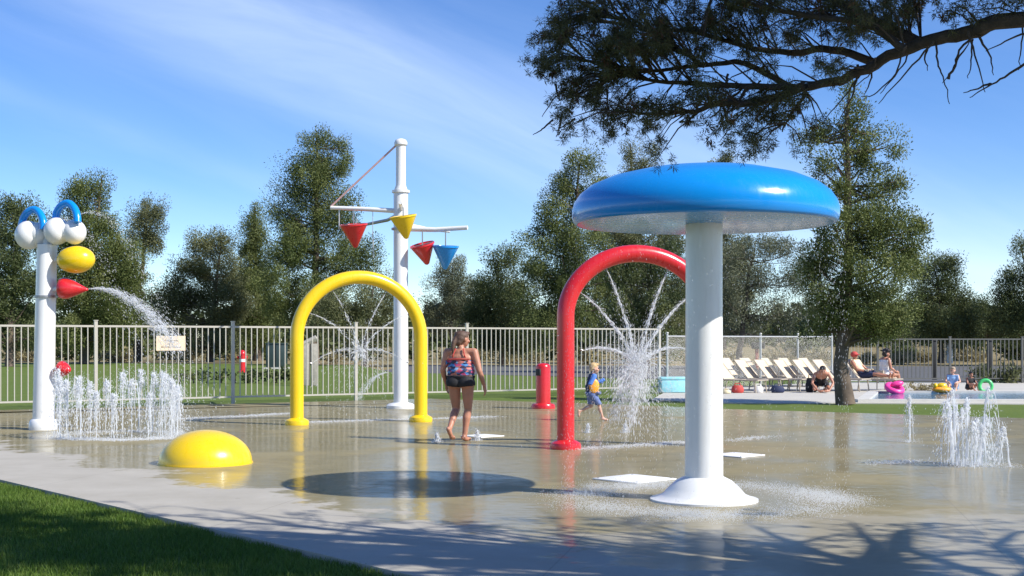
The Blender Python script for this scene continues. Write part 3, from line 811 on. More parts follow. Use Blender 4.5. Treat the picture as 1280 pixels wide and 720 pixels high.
# mushroom
mc = G(880, 625); MR = 1.27
mu = empty('mushroom_fountain', mc, 'large mushroom fountain with blue domed cap on a thick white pole', 'fountain')
pole = MB().lathe([(.185, .1), (.183, .6), (.178, 2.0), (.178, 2.83)], mc, 40); pole.build('pole', M['white'], mu)
fl = MB().lathe([(.52, 0), (.52, .018), (.47, .028), (.40, .06), (.34, .125), (.27, .19), (.20, .225), (.186, .23)], mc, 48); fl.build('base_flange', M['white'], mu)
zr = 2.705
prof = [(MR - .05, zr - .035), (MR - .02, zr - .032), (MR - .004, zr - .01), (MR + .008, zr + .04), (MR + .008, zr + .10), (MR - .012, zr + .17), (MR - .065, zr + .25), (MR - .165, zr + .33), (MR - .35, zr + .41), (MR - .65, zr + .48), (MR - .95, zr + .517), (.1, zr + .53), (.001, zr + .532)]
MB().lathe(prof, mc, 96).build('cap', M['blue'], mu, 60)
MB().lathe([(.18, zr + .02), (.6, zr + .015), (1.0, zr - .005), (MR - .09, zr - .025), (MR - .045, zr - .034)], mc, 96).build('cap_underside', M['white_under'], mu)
# arches
def arch(pl_, pr_, top, rad, mat, name, label, bend):
    root = empty(name, (pl_ + pr_) / 2, label, 'arch fountain')
    d = pr_ - pl_; w = d.length; u = d.normalized(); c = (pl_ + pr_) / 2
    pts = []
    hs = top - bend
    for z in np.linspace(0, hs, 6): pts.append(pl_ + Vector((0, 0, z)))
    for t in np.linspace(R(180), 0, 33)[1:-1]: pts.append(c + u * (w / 2 * math.cos(t)) + Vector((0, 0, hs + bend * math.sin(t))))
    for z in np.linspace(hs, 0, 6): pts.append(pr_ + Vector((0, 0, z)))
    MB().tube(pts, rad, 24).build('arch_tube', mat, root)
    for p in (pl_, pr_):
        MB().lathe([(rad * 1.75, 0), (rad * 1.78, .05), (rad * 1.7, .085), (rad * 1.35, .11), (rad * 1.02, .13)], p, 28).build('base_flange', mat, root)
    J = []
    for k, t in enumerate((R(208), R(150), R(118), R(62), R(30), R(-28))):
        q = c + u * (w / 2 * math.cos(t)) + Vector((0, 0, hs + (bend if math.sin(t) > 0 else .9) * math.sin(t)))
        tgt = c + Vector((0, 0, hs * .55)); dd = (tgt - q).normalized()
        MB().cap(q + dd * (rad - .01), .014, q + dd * (rad + .02), .011, 8).build('nozzle', M['steel'], root); J.append(q + dd * (rad + .02))
    return root, J, c
ya, yb = G(371, 531), G(526, 527)
yroot, YJ, yc = arch(ya, yb, 2.72, .125, M['yellow'], 'spray_arch', 'glossy yellow tubular arch standing on the wet pad', 1.14)
ra = G(707, 561); rb = Vector((P(884, 420, ra.y + .5).x, ra.y + .5, 0))
rroot, RJ, rc = arch(ra, rb, 2.80, .125, M['red'], 'spray_arch', 'glossy red tubular arch partly hidden by the mushroom pole', .92)

# yellow dome
dc = G(257, 579)
dm = empty('spray_dome', dc, 'low yellow half dome bubble on the pad near the lawn edge', 'dome')
n = 14; rd, hd = .575, .40
MB().lathe([(rd + .0, 0), (rd * 1.0, .02)] + [(max(.001, rd * math.cos(R(90) * i / n)), .02 + hd * math.sin(R(90) * i / n)) for i in range(1, n + 1)], dc, 48).build('dome_shell', M['yellow'], dm)
MB().lathe([(rd + .012, 0), (rd + .012, .014), (rd - .02, .018)], dc, 48).build('base_ring', M['yellow'], dm)

# red bollard
bc = G(679, 510.5)
bo = empty('spray_bollard', bc, 'short red spray bollard with rounded top near the back of the pad', 'bollard')
MB().lathe([(.165, .04), (.165, .93), (.155, .98), (.12, 1.01), (.05, 1.025), (.001, 1.027)], bc, 28).build('body', M['red'], bo)
MB().lathe([(.27, 0), (.275, .05), (.25, .1), (.168, .12)], bc, 28).build('base_flange', M['red'], bo)
MB().box(bc + Vector((-.11, -.125, .82)), (.12, .05, .15), R(-40)).build('spray_plate', M['blackrub'], bo, bevel=.008)

# white square plates
def plate(px, py, w, label, rz):
    c = G(px, py)
    r = empty('cover_plate', c, label, 'cover plate', 'white square plates set in the pad')
    MB().box(c + Vector((0, 0, .009)), (w, w, .014), rz).build('plate', M['plate'], r, bevel=.003)
    m = MB()
    for sx in (-1, 1):
        for sy in (-1, 1):
            o = Matrix.Rotation(rz, 3, 'Z') @ Vector((sx * w * .43, sy * w * .43, 0)); MB().lathe([(.014, .0155), (.014, .02), (.004, .0215)], c + o, 10).build('bolt', M['steel'], r)
plate(793, 599.5, .66, 'white square plate on the wet ground left of the mushroom base', R(43))
plate(922, 569.5, .52, 'white square plate showing just right of the mushroom pole', R(43))
plate(603, 545.5, .50, 'white square plate on the ground beside the walking woman', R(43))

# bucket mast
bm0 = G(501, 510); SY = bm0.y; k = SY / F
ms = empty('bucket_mast', bm0, 'tall white mast with boom arms carrying red, yellow and blue cone buckets', 'water feature')
zz = lambda py: H0 + (CY - py) / F * SY
X = lambda px: (px - CX) * k
pc = Vector((bm0.x, bm0.y, 0))
MB().lathe([(.165, 0), (.165, zz(240)), (.15, zz(237)), (.13, zz(234)), (.115, zz(231)), (.112, zz(182))], pc, 28).build('pole', M['white'], ms)
MB().lathe([(.115, zz(183)), (.15, zz(181)), (.15, zz(178)), (.12, zz(175)), (.06, zz(173.5)), (.001, zz(173))], pc, 24).build('pole_cap', M['white'], ms)
MB().lathe([(.33, 0), (.33, .06), (.28, .1), (.17, .13)], pc, 28).build('base_flange', M['white'], ms)
MB().lathe([(.17, zz(287.5)), (.215, zz(287.5)), (.215, zz(285)), (.17, zz(285))], pc, 24).build('collar', M['steel'], ms)
MB().lathe([(.17, zz(241)), (.205, zz(241)), (.205, zz(238)), (.17, zz(238))], pc, 24).build('collar', M['white'], ms)
MB().tube([(X(494), SY, zz(263.5)), (X(450), SY + .1, zz(260.5)), (X(412), SY + .2, zz(258.5))], [.055, .05, .045], 12).build('boom', M['white'], ms)
MB().tube([(X(498), SY, zz(268)), (X(478), SY + 1.2, zz(269)), (X(446), SY + 1.6, zz(273))], [.045, .04, .035], 10).build('boom', M['steel'], ms)
MB().tube([(X(508), SY, zz(286)), (X(545), SY - .1, zz(287.5)), (X(585), SY - .3, zz(286))], [.06, .055, .05], 12).build('boom', M['white'], ms)
MB().tube([(X(508), SY, zz(281)), (X(535), SY + .4, zz(284.5)), (X(560), SY + .7, zz(286))], [.045, .04, .035], 10).build('boom', M['white'], ms)
MB().tube([(X(502), SY, zz(262)), (X(504), SY - .6, zz(260)), (X(505), SY - 1.0, zz(259))], [.05, .045, .04], 10).build('boom', M['white'], ms)
MB().tube([(X(412), SY + .2, zz(257)), (X(498), SY, zz(179))], .022, 8).build('stay_rod', M['pinkrod'], ms)
def bucket(px, pytop, pybot, hw, Y, mat, label, armpy, tx=0, ty=0):
    kk = Y / F
    top = P(px, pytop, Y); hgt = (pybot - pytop) * kk; r = hw * kk
    rot = Euler((R(tx), R(ty), 0)).to_matrix()
    pr = [(.015, -hgt), (.05, -hgt + .02), (r, 0), (r + .012, .0), (r + .012, .035), (r - .01, .035), (r - .03, 0), (.03, -hgt + .06)]
    mm = MB().lathe(pr, top, 28, rot)
    o = mm.build('bucket', mat, ms); o['label'] = label
    h = MB(); at = Vector((top.x, top.y, H0 + (CY - armpy) / F * Y))
    h.tube([top + rot @ Vector((-r, 0, .02)), top + rot @ Vector((r, 0, .02))], .012, 6); h.tube([top, at], .014, 6)
    h.build('hanger', M['steel'], o)
bucket(442, 282, 310, 17, SY + .08, M['red'], 'red bucket under the left boom', 261, 8, -4)
bucket(504, 271.5, 299, 16.5, SY - .95, M['yellow'], 'yellow bucket in front of the mast', 259, 8, -8)
bucket(528, 307, 332, 15, SY - .1, M['red'], 'red bucket under the right boom', 287, 14, -14)
bucket(557, 309, 337, 16, SY - .2, M['blue'], 'blue bucket under the right boom', 286, 6, 2)
hm = MB(); hm.tube([P(424, 260, SY + .17), P(424, 287, SY + .17)], .014, 6); hm.tube([P(466, 291, SY + .1), P(467, 322, SY + .1)], .012, 6); hm.tube([P(446, 273, SY + 1.6), P(446, 283, SY + 1.6)], .012, 6)
hm.tube([P(466, 262, SY + .06), P(466, 291, SY + .1)], .008, 6); hm.build('drop_pipe', M['galv'], ms)

# ball cannon pole at the left
c0_ = G(54, 537); SY2 = c0_.y
bp = empty('spray_pole', c0_, 'thick white pole with white balls, blue hoops, a yellow egg and red nozzles', 'water feature')
q = lambda px, py, dy=0: P(px, py, SY2 + dy)
top_ = q(59, 306)
MB().tube([(c0_.x, c0_.y, 0), (c0_.x + .02, c0_.y, 1.2), (top_.x, c0_.y, top_.z)], [.178, .172, .168], 32).build('pole', M['white'], bp)
MB().lathe([(.235, 0), (.24, .05), (.235, .12), (.21, .17), (.18, .19)], c0_, 28).build('base_flange', M['white'], bp)
r371 = q(57.5, 371)
MB().lathe([(.17, -.02), (.195, -.02), (.195, .02), (.17, .02)], (c0_.x + .045, c0_.y, r371.z), 24).build('collar', M['steel'], bp)
def ball_pair(a, ra_, b, rb_, hoop, yoff, label):
    A_, B_ = q(*a, yoff), q(*b, yoff + .0)
    s = SY2 / F
    m = MB().ell(A_, (ra_ * s * .93, ra_ * s, ra_ * s), n=24, k=14)
    o = m.build('ball', M['white'], bp); o['label'] = label
    MB().ell(B_, (rb_ * s * .93, rb_ * s, rb_ * s), n=24, k=14).build('ball', M['white'], bp)
    J = MB().cap(A_, ra_ * s * .78, B_, rb_ * s * .78, 20); J.build('ball_neck', M['white'], bp)
    pts = [q(*h, yoff + dy) for h, dy in hoop]
    sm = []
    for i in range(len(pts) - 1):
        p0, p1, p2, p3 = pts[max(i - 1, 0)], pts[i], pts[i + 1], pts[min(i + 2, len(pts) - 1)]
        for tt in np.linspace(0, 1, 6)[:-1]:
            sm.append(.5 * ((2 * p1) + (p2 - p0) * tt + (2 * p0 - 5 * p1 + 4 * p2 - p3) * tt * tt + (3 * p1 - p0 - 3 * p2 + p3) * tt ** 3))
    sm.append(pts[-1])
    MB().tube(sm, .064, 14).build('hoop', M['blue'], bp)
ball_pair((36, 294), 18, (49, 293), 15, [((27, 287), .12), ((29, 274), .1), ((35, 265), .04), ((43, 262), 0), ((50, 267), -.1), ((54, 277), -.18), ((54, 287), -.2)], .05, 'left white ball')
ball_pair((71, 289), 17, (93, 290), 15.5, [((69, 282), .14), ((71, 266), .12), ((77, 257), .05), ((85, 254), 0), ((92, 259), -.08), ((96, 268), -.16), ((97, 278), -.2)], -.12, 'right white ball')
MB().cap(q(59, 308), .08, q(58, 298), .07, 16).build('neck', M['white'], bp)
MB().ell(q(95, 324.5, -.1), (.325, .25, .235), Euler((0, R(-3), 0)).to_matrix(), 32, 18).build('egg', M['yellow'], bp, 180)
MB().cap(q(62, 325), .05, q(80, 325, -.05), .045, 12).build('stem', M['white'], bp)
rq = Euler((0, R(90), 0)).to_matrix()
nb = q(73, 360, -.1)
MB().lathe([(.03, .06), (.11, .0), (.165, .03), (.185, .10), (.175, .17), (.13, .28), (.07, .40), (.03, .48), (.02, .51)], nb, 28, Euler((0, R(93), 0)).to_matrix()).build('nozzle', M['red'], bp, 180)
MB().cap(q(60, 362), .045, q(77, 361, -.1), .04, 12).build('stem', M['white'], bp)
MB().cap(q(60, 461), .03, q(78, 461, -.05), .028, 12).build('stem', M['white'], bp)
MB().lathe([(.03, 0), (.13, .0), (.14, .03), (.10, .12), (.04, .2), (.02, .21)], q(76, 461, -.05), 24, Euler((R(0), R(95), R(-25))).to_matrix()).build('nozzle', M['red'], bp, 50)

# ------------------------------------------------------------------ water
OCT = np.array([(1, 0, 0), (-1, 0, 0), (0, 1, 0), (0, -1, 0), (0, 0, 1), (0, 0, -1)], float)
OCF = np.array([(0, 2, 4), (2, 1, 4), (1, 3, 4), (3, 0, 4), (2, 0, 5), (1, 2, 5), (3, 1, 5), (0, 3, 5)])
class Drops:
    def __init__(s): s.p = []; s.r = []; s.d = []; s.e = []
    def add(s, p, r, d=None, e=1.0):
        p = np.asarray(p, float); n = len(p)
        s.p.append(p); s.r.append(np.broadcast_to(r, (n,)).astype(float)); s.e.append(np.broadcast_to(e, (n,)).astype(float))
        if d is None: d = np.tile([0, 0, 1.], (n, 1))
        d = np.asarray(d, float); s.d.append(d / (np.linalg.norm(d, axis=1)[:, None] + 1e-9))
        return s
    def build(s, name, mat, parent=None):
        p = np.concatenate(s.p); r = np.concatenate(s.r); d = np.concatenate(s.d); e = np.concatenate(s.e)
        n = len(p)
        a = np.where(np.abs(d[:, [0]]) < .8, [[1., 0, 0]], [[0, 1., 0]])
        u = np.cross(d, a); u /= np.linalg.norm(u, axis=1)[:, None]; w = np.cross(d, u)
        V = p[:, None, :] + r[:, None, None] * (OCT[None, :, [0]] * u[:, None] + OCT[None, :, [1]] * w[:, None] + OCT[None, :, [2]] * (d * e[:, None])[:, None])
        Q = (OCF[None] + (np.arange(n) * 6)[:, None, None]).reshape(-1, 3)
        return faces_mesh(name, V.reshape(-1, 3), Q, mat, parent, None, True)
def ballistic(p0, v0, n, T, spread, r0=.006, r1=.006, elong=2.0, ground=0.0, tpow=1.0):
    t = rng.random(n) ** tpow * T
    v = np.asarray(v0, float) + rng.normal(size=(n, 3)) * spread
    p = np.asarray(p0, float) + v * t[:, None]; p[:, 2] -= 4.9 * t * t
    vel = v.copy(); vel[:, 2] -= 9.8 * t
    k_ = p[:, 2] > ground
    r = r0 + (r1 - r0) * (t / T); r = r * rng.uniform(.5, 1.5, n)
    return p[k_], r[k_], vel[k_], np.full(k_.sum(), elong)
def jet(name, base, height, lean=(0, 0), n=130, label=None, group=None, thick=.011, spread=.07, parent=None):
    """one upright jet: a ropey rising stream breaking into drops at the top"""
    base = Vector(base); v = math.sqrt(2 * 9.8 * height)
    o = empty(name, base, label, 'water jet', group)
    T = v / 9.8
    m = MB(); pts = []; rr = []
    for i in range(12):
        t = T * .86 * i / 11
        pts.append(base + Vector((lean[0] * t + rng.normal(0, .006), lean[1] * t + rng.normal(0, .006), v * t - 4.9 * t * t + .005))); rr.append(thick * (1.2 - .3 * i / 11) * rng.uniform(.55, 1.3))
    m.tube(pts, rr, 6)
    m.build('stream', M['water'], o)
    d = Drops(); q_ = 1.0 if height > .3 else .5
    # strands: drops drawn out along their path, merging into falling threads
    m = MB()
    for k in range((5 if 'burst' in (group or '') else 8) if height > .3 else 3):
        vx, vy = lean[0] * rng.uniform(.8, 1.4) + rng.normal(0, spread * .9), lean[1] * rng.uniform(.8, 1.4) + rng.normal(0, spread * .9)
        v2 = v * rng.uniform(.78, 1.0); t0 = rng.uniform(.5, 1.1) * v2 / 9.8; t1 = min(t0 + rng.uniform(.12, .5), 2 * v2 / 9.8 - .01)
        ts = np.linspace(t0, t1, 7); r_ = rng.uniform(.0025, .0055)
        m.tube([base + Vector((vx * t_, vy * t_, max(.004, v2 * t_ - 4.9 * t_ * t_))) for t_ in ts], [r_ * (.3 + .9 * math.sin(math.pi * (u_ + .5) / 7)) for u_ in range(7)], 5)
    tag(m.build('strands', M['water'], o), kind='stuff')
    d.add(*ballistic(base, (lean[0], lean[1], v * .97), n * 2, T * 1.4, spread * .7, .0035, .0065, 3.5, .0, .6))
    d.add(*ballistic(base, (lean[0] * 1.3, lean[1] * 1.3, v * .9), n * 3, T * 1.9, spread * 1.3, .0025, .005, 4.5, .0, .8))
    d.add(*ballistic(base, (lean[0] * 1.4, lean[1] * 1.4, v), n * 2, T * 1.95, spread * 2.2, .002, .0035, 2.5, .0, .7))
    th = rng.random(n * 3) * 6.28; rr_ = rng.random(n * 3) ** .7 * .2 * q_
    d.add(np.stack([base.x + rr_ * np.cos(th), base.y + rr_ * np.sin(th), np.abs(rng.normal(0, .025, n * 3))], 1), .0035)
    tag(d.build('droplets', M['water'], o), kind='stuff')
    return o
# left ring
rc0 = G(148, 545)
for i in range(22):
    a = 2 * math.pi * (i + .3) / 22
    jet('water_jet', (rc0.x + .93 * math.cos(a), rc0.y + .93 * math.sin(a), 0), rng.uniform(.72, 1.12), (rng.normal(0, .04), rng.normal(0, .04)), 105,
        'white water jet rising in the ring fountain beside the white ball pole', 'jets of the left ring fountain', .0055, .085)
# right burst
rc1 = G(1209, 582)
for i in range(11):
    a = 2 * math.pi * (i + .2) / 11
    jet('water_jet', (rc1.x + .17 * math.cos(a), rc1.y + .17 * math.sin(a), 0), rng.uniform(.5, 1.0), (.19 * math.cos(a), .19 * math.sin(a)), 45,
        'white water jet flaring out of the burst fountain near the right edge', 'jets of the right burst fountain', .014, .06)
for px, py, h, ln, lb in ((1262, 584, .5, (-.25, 0), 'thin stray water jet at the far right edge beside the burst fountain'), (1137, 553, .72, (.0, .05), 'thin wavering water jet left of the burst fountain'), (546, 553, .13, (.02, 0), 'tiny low bubbler jet left of the walking woman'), (596, 551, .15, (.02, 0), 'tiny low bubbler jet right of the walking woman feet'), (735, 541, .14, (0, 0), 'tiny low bubbler jet beside the red arch leg'), (781, 541, .14, (.02, 0), 'tiny low bubbler jet in front of the running child')):
    jet('water_jet', G(px, py), h, ln, 70, lb, None, .008, .05)
# arch sprays
def arch_spray(J, c, label, burst, zc_, cat='water spray', n=170):
    d = Drops()
    for p in J:
        tgt = Vector((c.x, c.y, zc_)); T = .30
        v = (tgt - p) / T; v.z += 4.9 * T
        d.add(*ballistic(p, v, n, T * 1.15, .07, .003, .005, 8.0, .0))
        d.add(*ballistic(p, v, n * 2, T * 1.7, .3, .0014, .0022, 9.0, .0))
    if burst:
        d.add(*ballistic((c.x, c.y, zc_), (0, 0, .7), burst * 3, .33, .95, .002, .0026, 7, .0, .6))
        d.add(*ballistic((c.x, c.y, zc_ - .1), (0, 0, .8), burst, .6, 1.2, .0014, .002, 7, .0, .8))
        for k in range(12):
            vv = rng.normal(0, 1.0, 3) + np.array([.3, 0, .3])
            d.add(*ballistic((c.x, c.y, zc_ - .1), vv, burst // 6, .38, .16, .0025, .0035, 9, .0, .7))
    o = d.build('water_spray', M['water'])
    tag(o, label, cat, kind='stuff')
arch_spray(YJ, yc, 'thin white water streams crossing inside the yellow arch', 90, 1.35, n=120)
arch_spray(RJ, rc, 'white splashing burst where the streams meet inside the red arch', 1500, 1.22, n=380)
# cannon plumes
d = Drops(); tip = nb + Vector((.5, 0, -.02))
d.add(*ballistic(tip, (3.1, -.2, .45), 2600, .5, .18, .003, .0045, 6, 0, .75)); d.add(*ballistic(tip, (3.1, -.2, .35), 1100, .7, .36, .0018, .003, 5.0, 0, .9))
tag(d.build('water_spray', M['mist']), 'white plume shooting right from the red nozzle on the ball pole', 'water spray', kind='stuff')
d = Drops()
for s_ in (q(100, 268, -.15), q(60, 275, 0)): d.add(*ballistic(s_, (1.9, .3, .9), 700, 1.1, .16, .0025, .004, 5.0, 0, 1))
tag(d.build('water_spray', M['mist']), 'faint arcs of droplets thrown from the blue hoops', 'water spray', kind='stuff')
d = Drops(); b2 = G(452, 500); d.add(*ballistic(P(486, 466, b2.y), (-2.0, -.2, .2), 1300, .6, .14, .003, .005, 5, 0)); 
tag(d.build('water_spray', M['mist']), 'low white stream crossing behind the yellow arch towards the fence', 'water spray', kind='stuff')
# mushroom curtain and splash ring
d = Drops(); n = 3000
th = rng.random(n) * 6.283; tt = rng.random(n) ** .45 * .72; rr_ = MR + .01 + tt * .10 + rng.normal(0, .02, n)
z = zr - 4.9 * tt * tt - .05
kk = z > .01
d.add(np.stack([mc.x + rr_ * np.cos(th), mc.y + rr_ * np.sin(th), z], 1)[kk], rng.uniform(.0008, .0019, n)[kk], None, 7)
tag(d.build('water_curtain', M['mist']), 'thin curtain of droplets falling from the blue mushroom rim', 'water curtain', kind='stuff')
d = Drops(); n = 60000
th = rng.random(n) * 6.283; rr_ = MR + .04 + rng.normal(0, .17, n) - np.abs(rng.normal(0, .10, n))
kk = rng.random(n) < .25 + .75 * np.clip(.5 + .5 * np.sin(th * 3 + 1) + .35 * np.sin(th * 7.3) + .3 * np.sin(th * 19 + rr_ * 9), 0, 1) ** 1.5
th, rr_ = th[kk], rr_[kk]; n = len(th)
z = np.abs(rng.normal(0, .028, n)) + .003
d.add(np.stack([mc.x + rr_ * np.cos(th), mc.y + rr_ * np.sin(th), z], 1), rng.uniform(.0011, .0028, n), None, 1.6)
tag(d.build('splash_ring', M['mist']), 'ring of fine splashing droplets on the ground around the mushroom base', 'splash', kind='stuff')
# thin foam lines where sheets of water run over the pad
d = Drops()
def foam(pxs, n, s=4.0):
    n *= 3
    for (xa, ya_), (xb, yb_) in zip(pxs[:-1], pxs[1:]):
        A_ = G(xa, ya_); B_ = G(xb, yb_); f = rng.random(n)[:, None]
        p = np.array(A_) + (np.array(B_) - np.array(A_)) * f + np.stack([rng.normal(0, .12, n), rng.normal(0, .10, n), np.abs(rng.normal(0, .012, n)) + .003], 1)
        d.add(p, rng.uniform(.002, .004, n), np.tile([1., .2, 0], (n, 1)), s)
foam([(375, 529), (450, 526), (540, 524), (620, 521)], 240); foam([(720, 562), (800, 557), (860, 553)], 260); foam([(905, 552), (960, 546)], 120); foam([(220, 524), (300, 521), (360, 517)], 260); foam([(1090, 580), (1150, 577)], 160); foam([(80, 548), (150, 551), (225, 548)], 320)
tag(d.build('foam', M['mist']), 'thin white foam streaks running over the wet pad', 'foam', kind='stuff')

# ------------------------------------------------------------------ loungers
def make_lounger():
    r = empty('sun_lounger', (0, 0, 0))
    # local: +x towards the feet, head at -x; seat height .36
    W = .60
    m = MB()
    for s in (-1, 1):
        m.tube([(-.35, s * W / 2, .36), (1.15, s * W / 2, .36)], .022, 8)
    for x in (-.35, .4, 1.15): m.tube([(x, -W / 2, .36), (x, W / 2, .36)], .018, 8)
    m.build('frame', M['frame_tan'], r)
    m = MB(); vs = []
    for i in range(9):
        x = .02 + 1.11 * i / 8; zc = .378 - .02 * math.sin(math.pi * i / 8)
        vs += [(x, -W / 2 + .02, zc), (x, W / 2 - .02, zc), (x, W / 2 - .02, zc - .012), (x, -W / 2 + .02, zc - .012)]
    fs = [(i * 4 + j, i * 4 + (j + 1) % 4, i * 4 + 4 + (j + 1) % 4, i * 4 + 4 + j) for i in range(8) for j in range(4)] + [(0, 1, 2, 3), (35, 34, 33, 32)]
    m.add(vs, fs).build('seat', M['sling'], r)
    bx, bz = -.50, .56
    m = MB(); vs = []
    for i in range(7):
        f = i / 6; x = bx * f; zc = .385 + bz * f - .02 * math.sin(math.pi * f)
        vs += [(x, -W / 2 + .015, zc), (x, W / 2 - .015, zc), (x - .01, W / 2 - .015, zc - .01), (x - .01, -W / 2 + .015, zc - .01)]
    fs = [(i * 4 + j, i * 4 + (j + 1) % 4, i * 4 + 4 + (j + 1) % 4, i * 4 + 4 + j) for i in range(6) for j in range(4)] + [(0, 1, 2, 3), (27, 26, 25, 24)]
    bk = m.add(vs, fs).build('backrest', M['sling'], r)
    m = MB(); m.tube([(0, -W / 2, .37), (bx, -W / 2, .37 + bz), (bx, W / 2, .37 + bz), (0, W / 2, .37)], .018, 8); m.tube([(bx * .6, -W / 2, .36 + bz * .6), (-.33, -W / 2, .36)], .012, 6); m.build('back_frame', M['frame_tan'], bk)
    for x in (-.28, 1.05):
        for s in (-1, 1):
            MB().tube([(x, s * W / 2, .35), (x + (.05 if x > 0 else -.05), s * W / 2, -.005)], .02, 8).build('leg', M['frame_tan'], r)
    return r
lg = make_lounger()
lspots = [(902, 489.5, 'leftmost cream lounger of the row just right of the mushroom pole'), (932, 488, 'second cream lounger from the mushroom pole'), (957, 488, 'third cream lounger from the mushroom pole'), (981, 488, 'fourth cream lounger from the mushroom pole'), (1005, 488, 'fifth cream lounger from the mushroom pole, left of the crouching sunbather'), (1030, 488, 'cream lounger behind the crouching sunbather beside the juniper trunk'), (1070, 488, 'cream lounger right of the juniper trunk under the capped sunbather')]
lobj = []
for i, (px, py, lb) in enumerate(lspots):
    o = lg if i == 0 else copy_tree(lg)
    p = G(px, py); o.location = (p.x + .25, p.y + .1, 0); o.rotation_euler = (0, 0, R(-42))
    tag(o, lb, 'sun lounger', 'cream loungers by the pool'); lobj.append(o)
# cream back row (white band of loungers behind)
for i, px in enumerate((921, 946, 970, 994, 1019)):
    o = copy_tree(lg); p = P(px, 480, 43.2); o.location = (p.x, 43.2, 0); o.rotation_euler = (0, 0, R(-42))
    tag(o, 'cream lounger of the second row, mostly hidden behind the front row', 'sun lounger', 'second row of loungers')

# ------------------------------------------------------------------ people
def bake_body(mb, voxel, name, mat, parent, smooth_it=3):
    o0 = origin_of(parent)
    me = bpy.data.meshes.new(name)
    me.from_pydata([(v[0] - o0.x, v[1] - o0.y, v[2] - o0.z) for v in mb.v], [], mb.f)
    ob = bpy.data.objects.new(name, me); COL.objects.link(ob)
    r = ob.modifiers.new('r', 'REMESH'); r.mode = 'VOXEL'; r.voxel_size = voxel; r.adaptivity = 0
    s = ob.modifiers.new('s', 'SMOOTH'); s.iterations = smooth_it; s.factor = .5
    dg = bpy.context.evaluated_depsgraph_get()
    nm = bpy.data.meshes.new_from_object(ob.evaluated_get(dg))
    bpy.data.objects.remove(ob)
    nm.name = name; nm.materials.clear(); nm.materials.append(mat); nm.shade_smooth()
    o = link(name, nm, parent)
    return o
def garment(body, pred, off, name, mat, parent):
    me = body.data; n = len(me.vertices)
    co = np.zeros(n * 3); me.vertices.foreach_get('co', co); co = co.reshape(-1, 3)
    no = np.zeros(n * 3); me.vertices.foreach_get('normal', no); no = no.reshape(-1, 3)
    fs = [tuple(p.vertices) for p in me.polygons if pred(co[list(p.vertices)].mean(0))]
    if not fs: return None
    used = sorted({i for f in fs for i in f}); mp = {v: i for i, v in enumerate(used)}
    m2 = bpy.data.meshes.new(name)
    m2.from_pydata([tuple(co[i] + no[i] * off) for i in used], [], [tuple(mp[i] for i in f) for f in fs])
    bm = bmesh.new(); bm.from_mesh(m2)
    bmesh.ops.smooth_vert(bm, verts=bm.verts, factor=.3, use_axis_x=True, use_axis_y=True, use_axis_z=True)
    bm.to_mesh(m2); bm.free()
    m2.shade_smooth(); m2.materials.append(mat)
    o = link(name, m2, parent)
    so = o.modifiers.new('solid', 'SOLIDIFY'); so.thickness = off * 1.2; so.offset = -.3
    return o

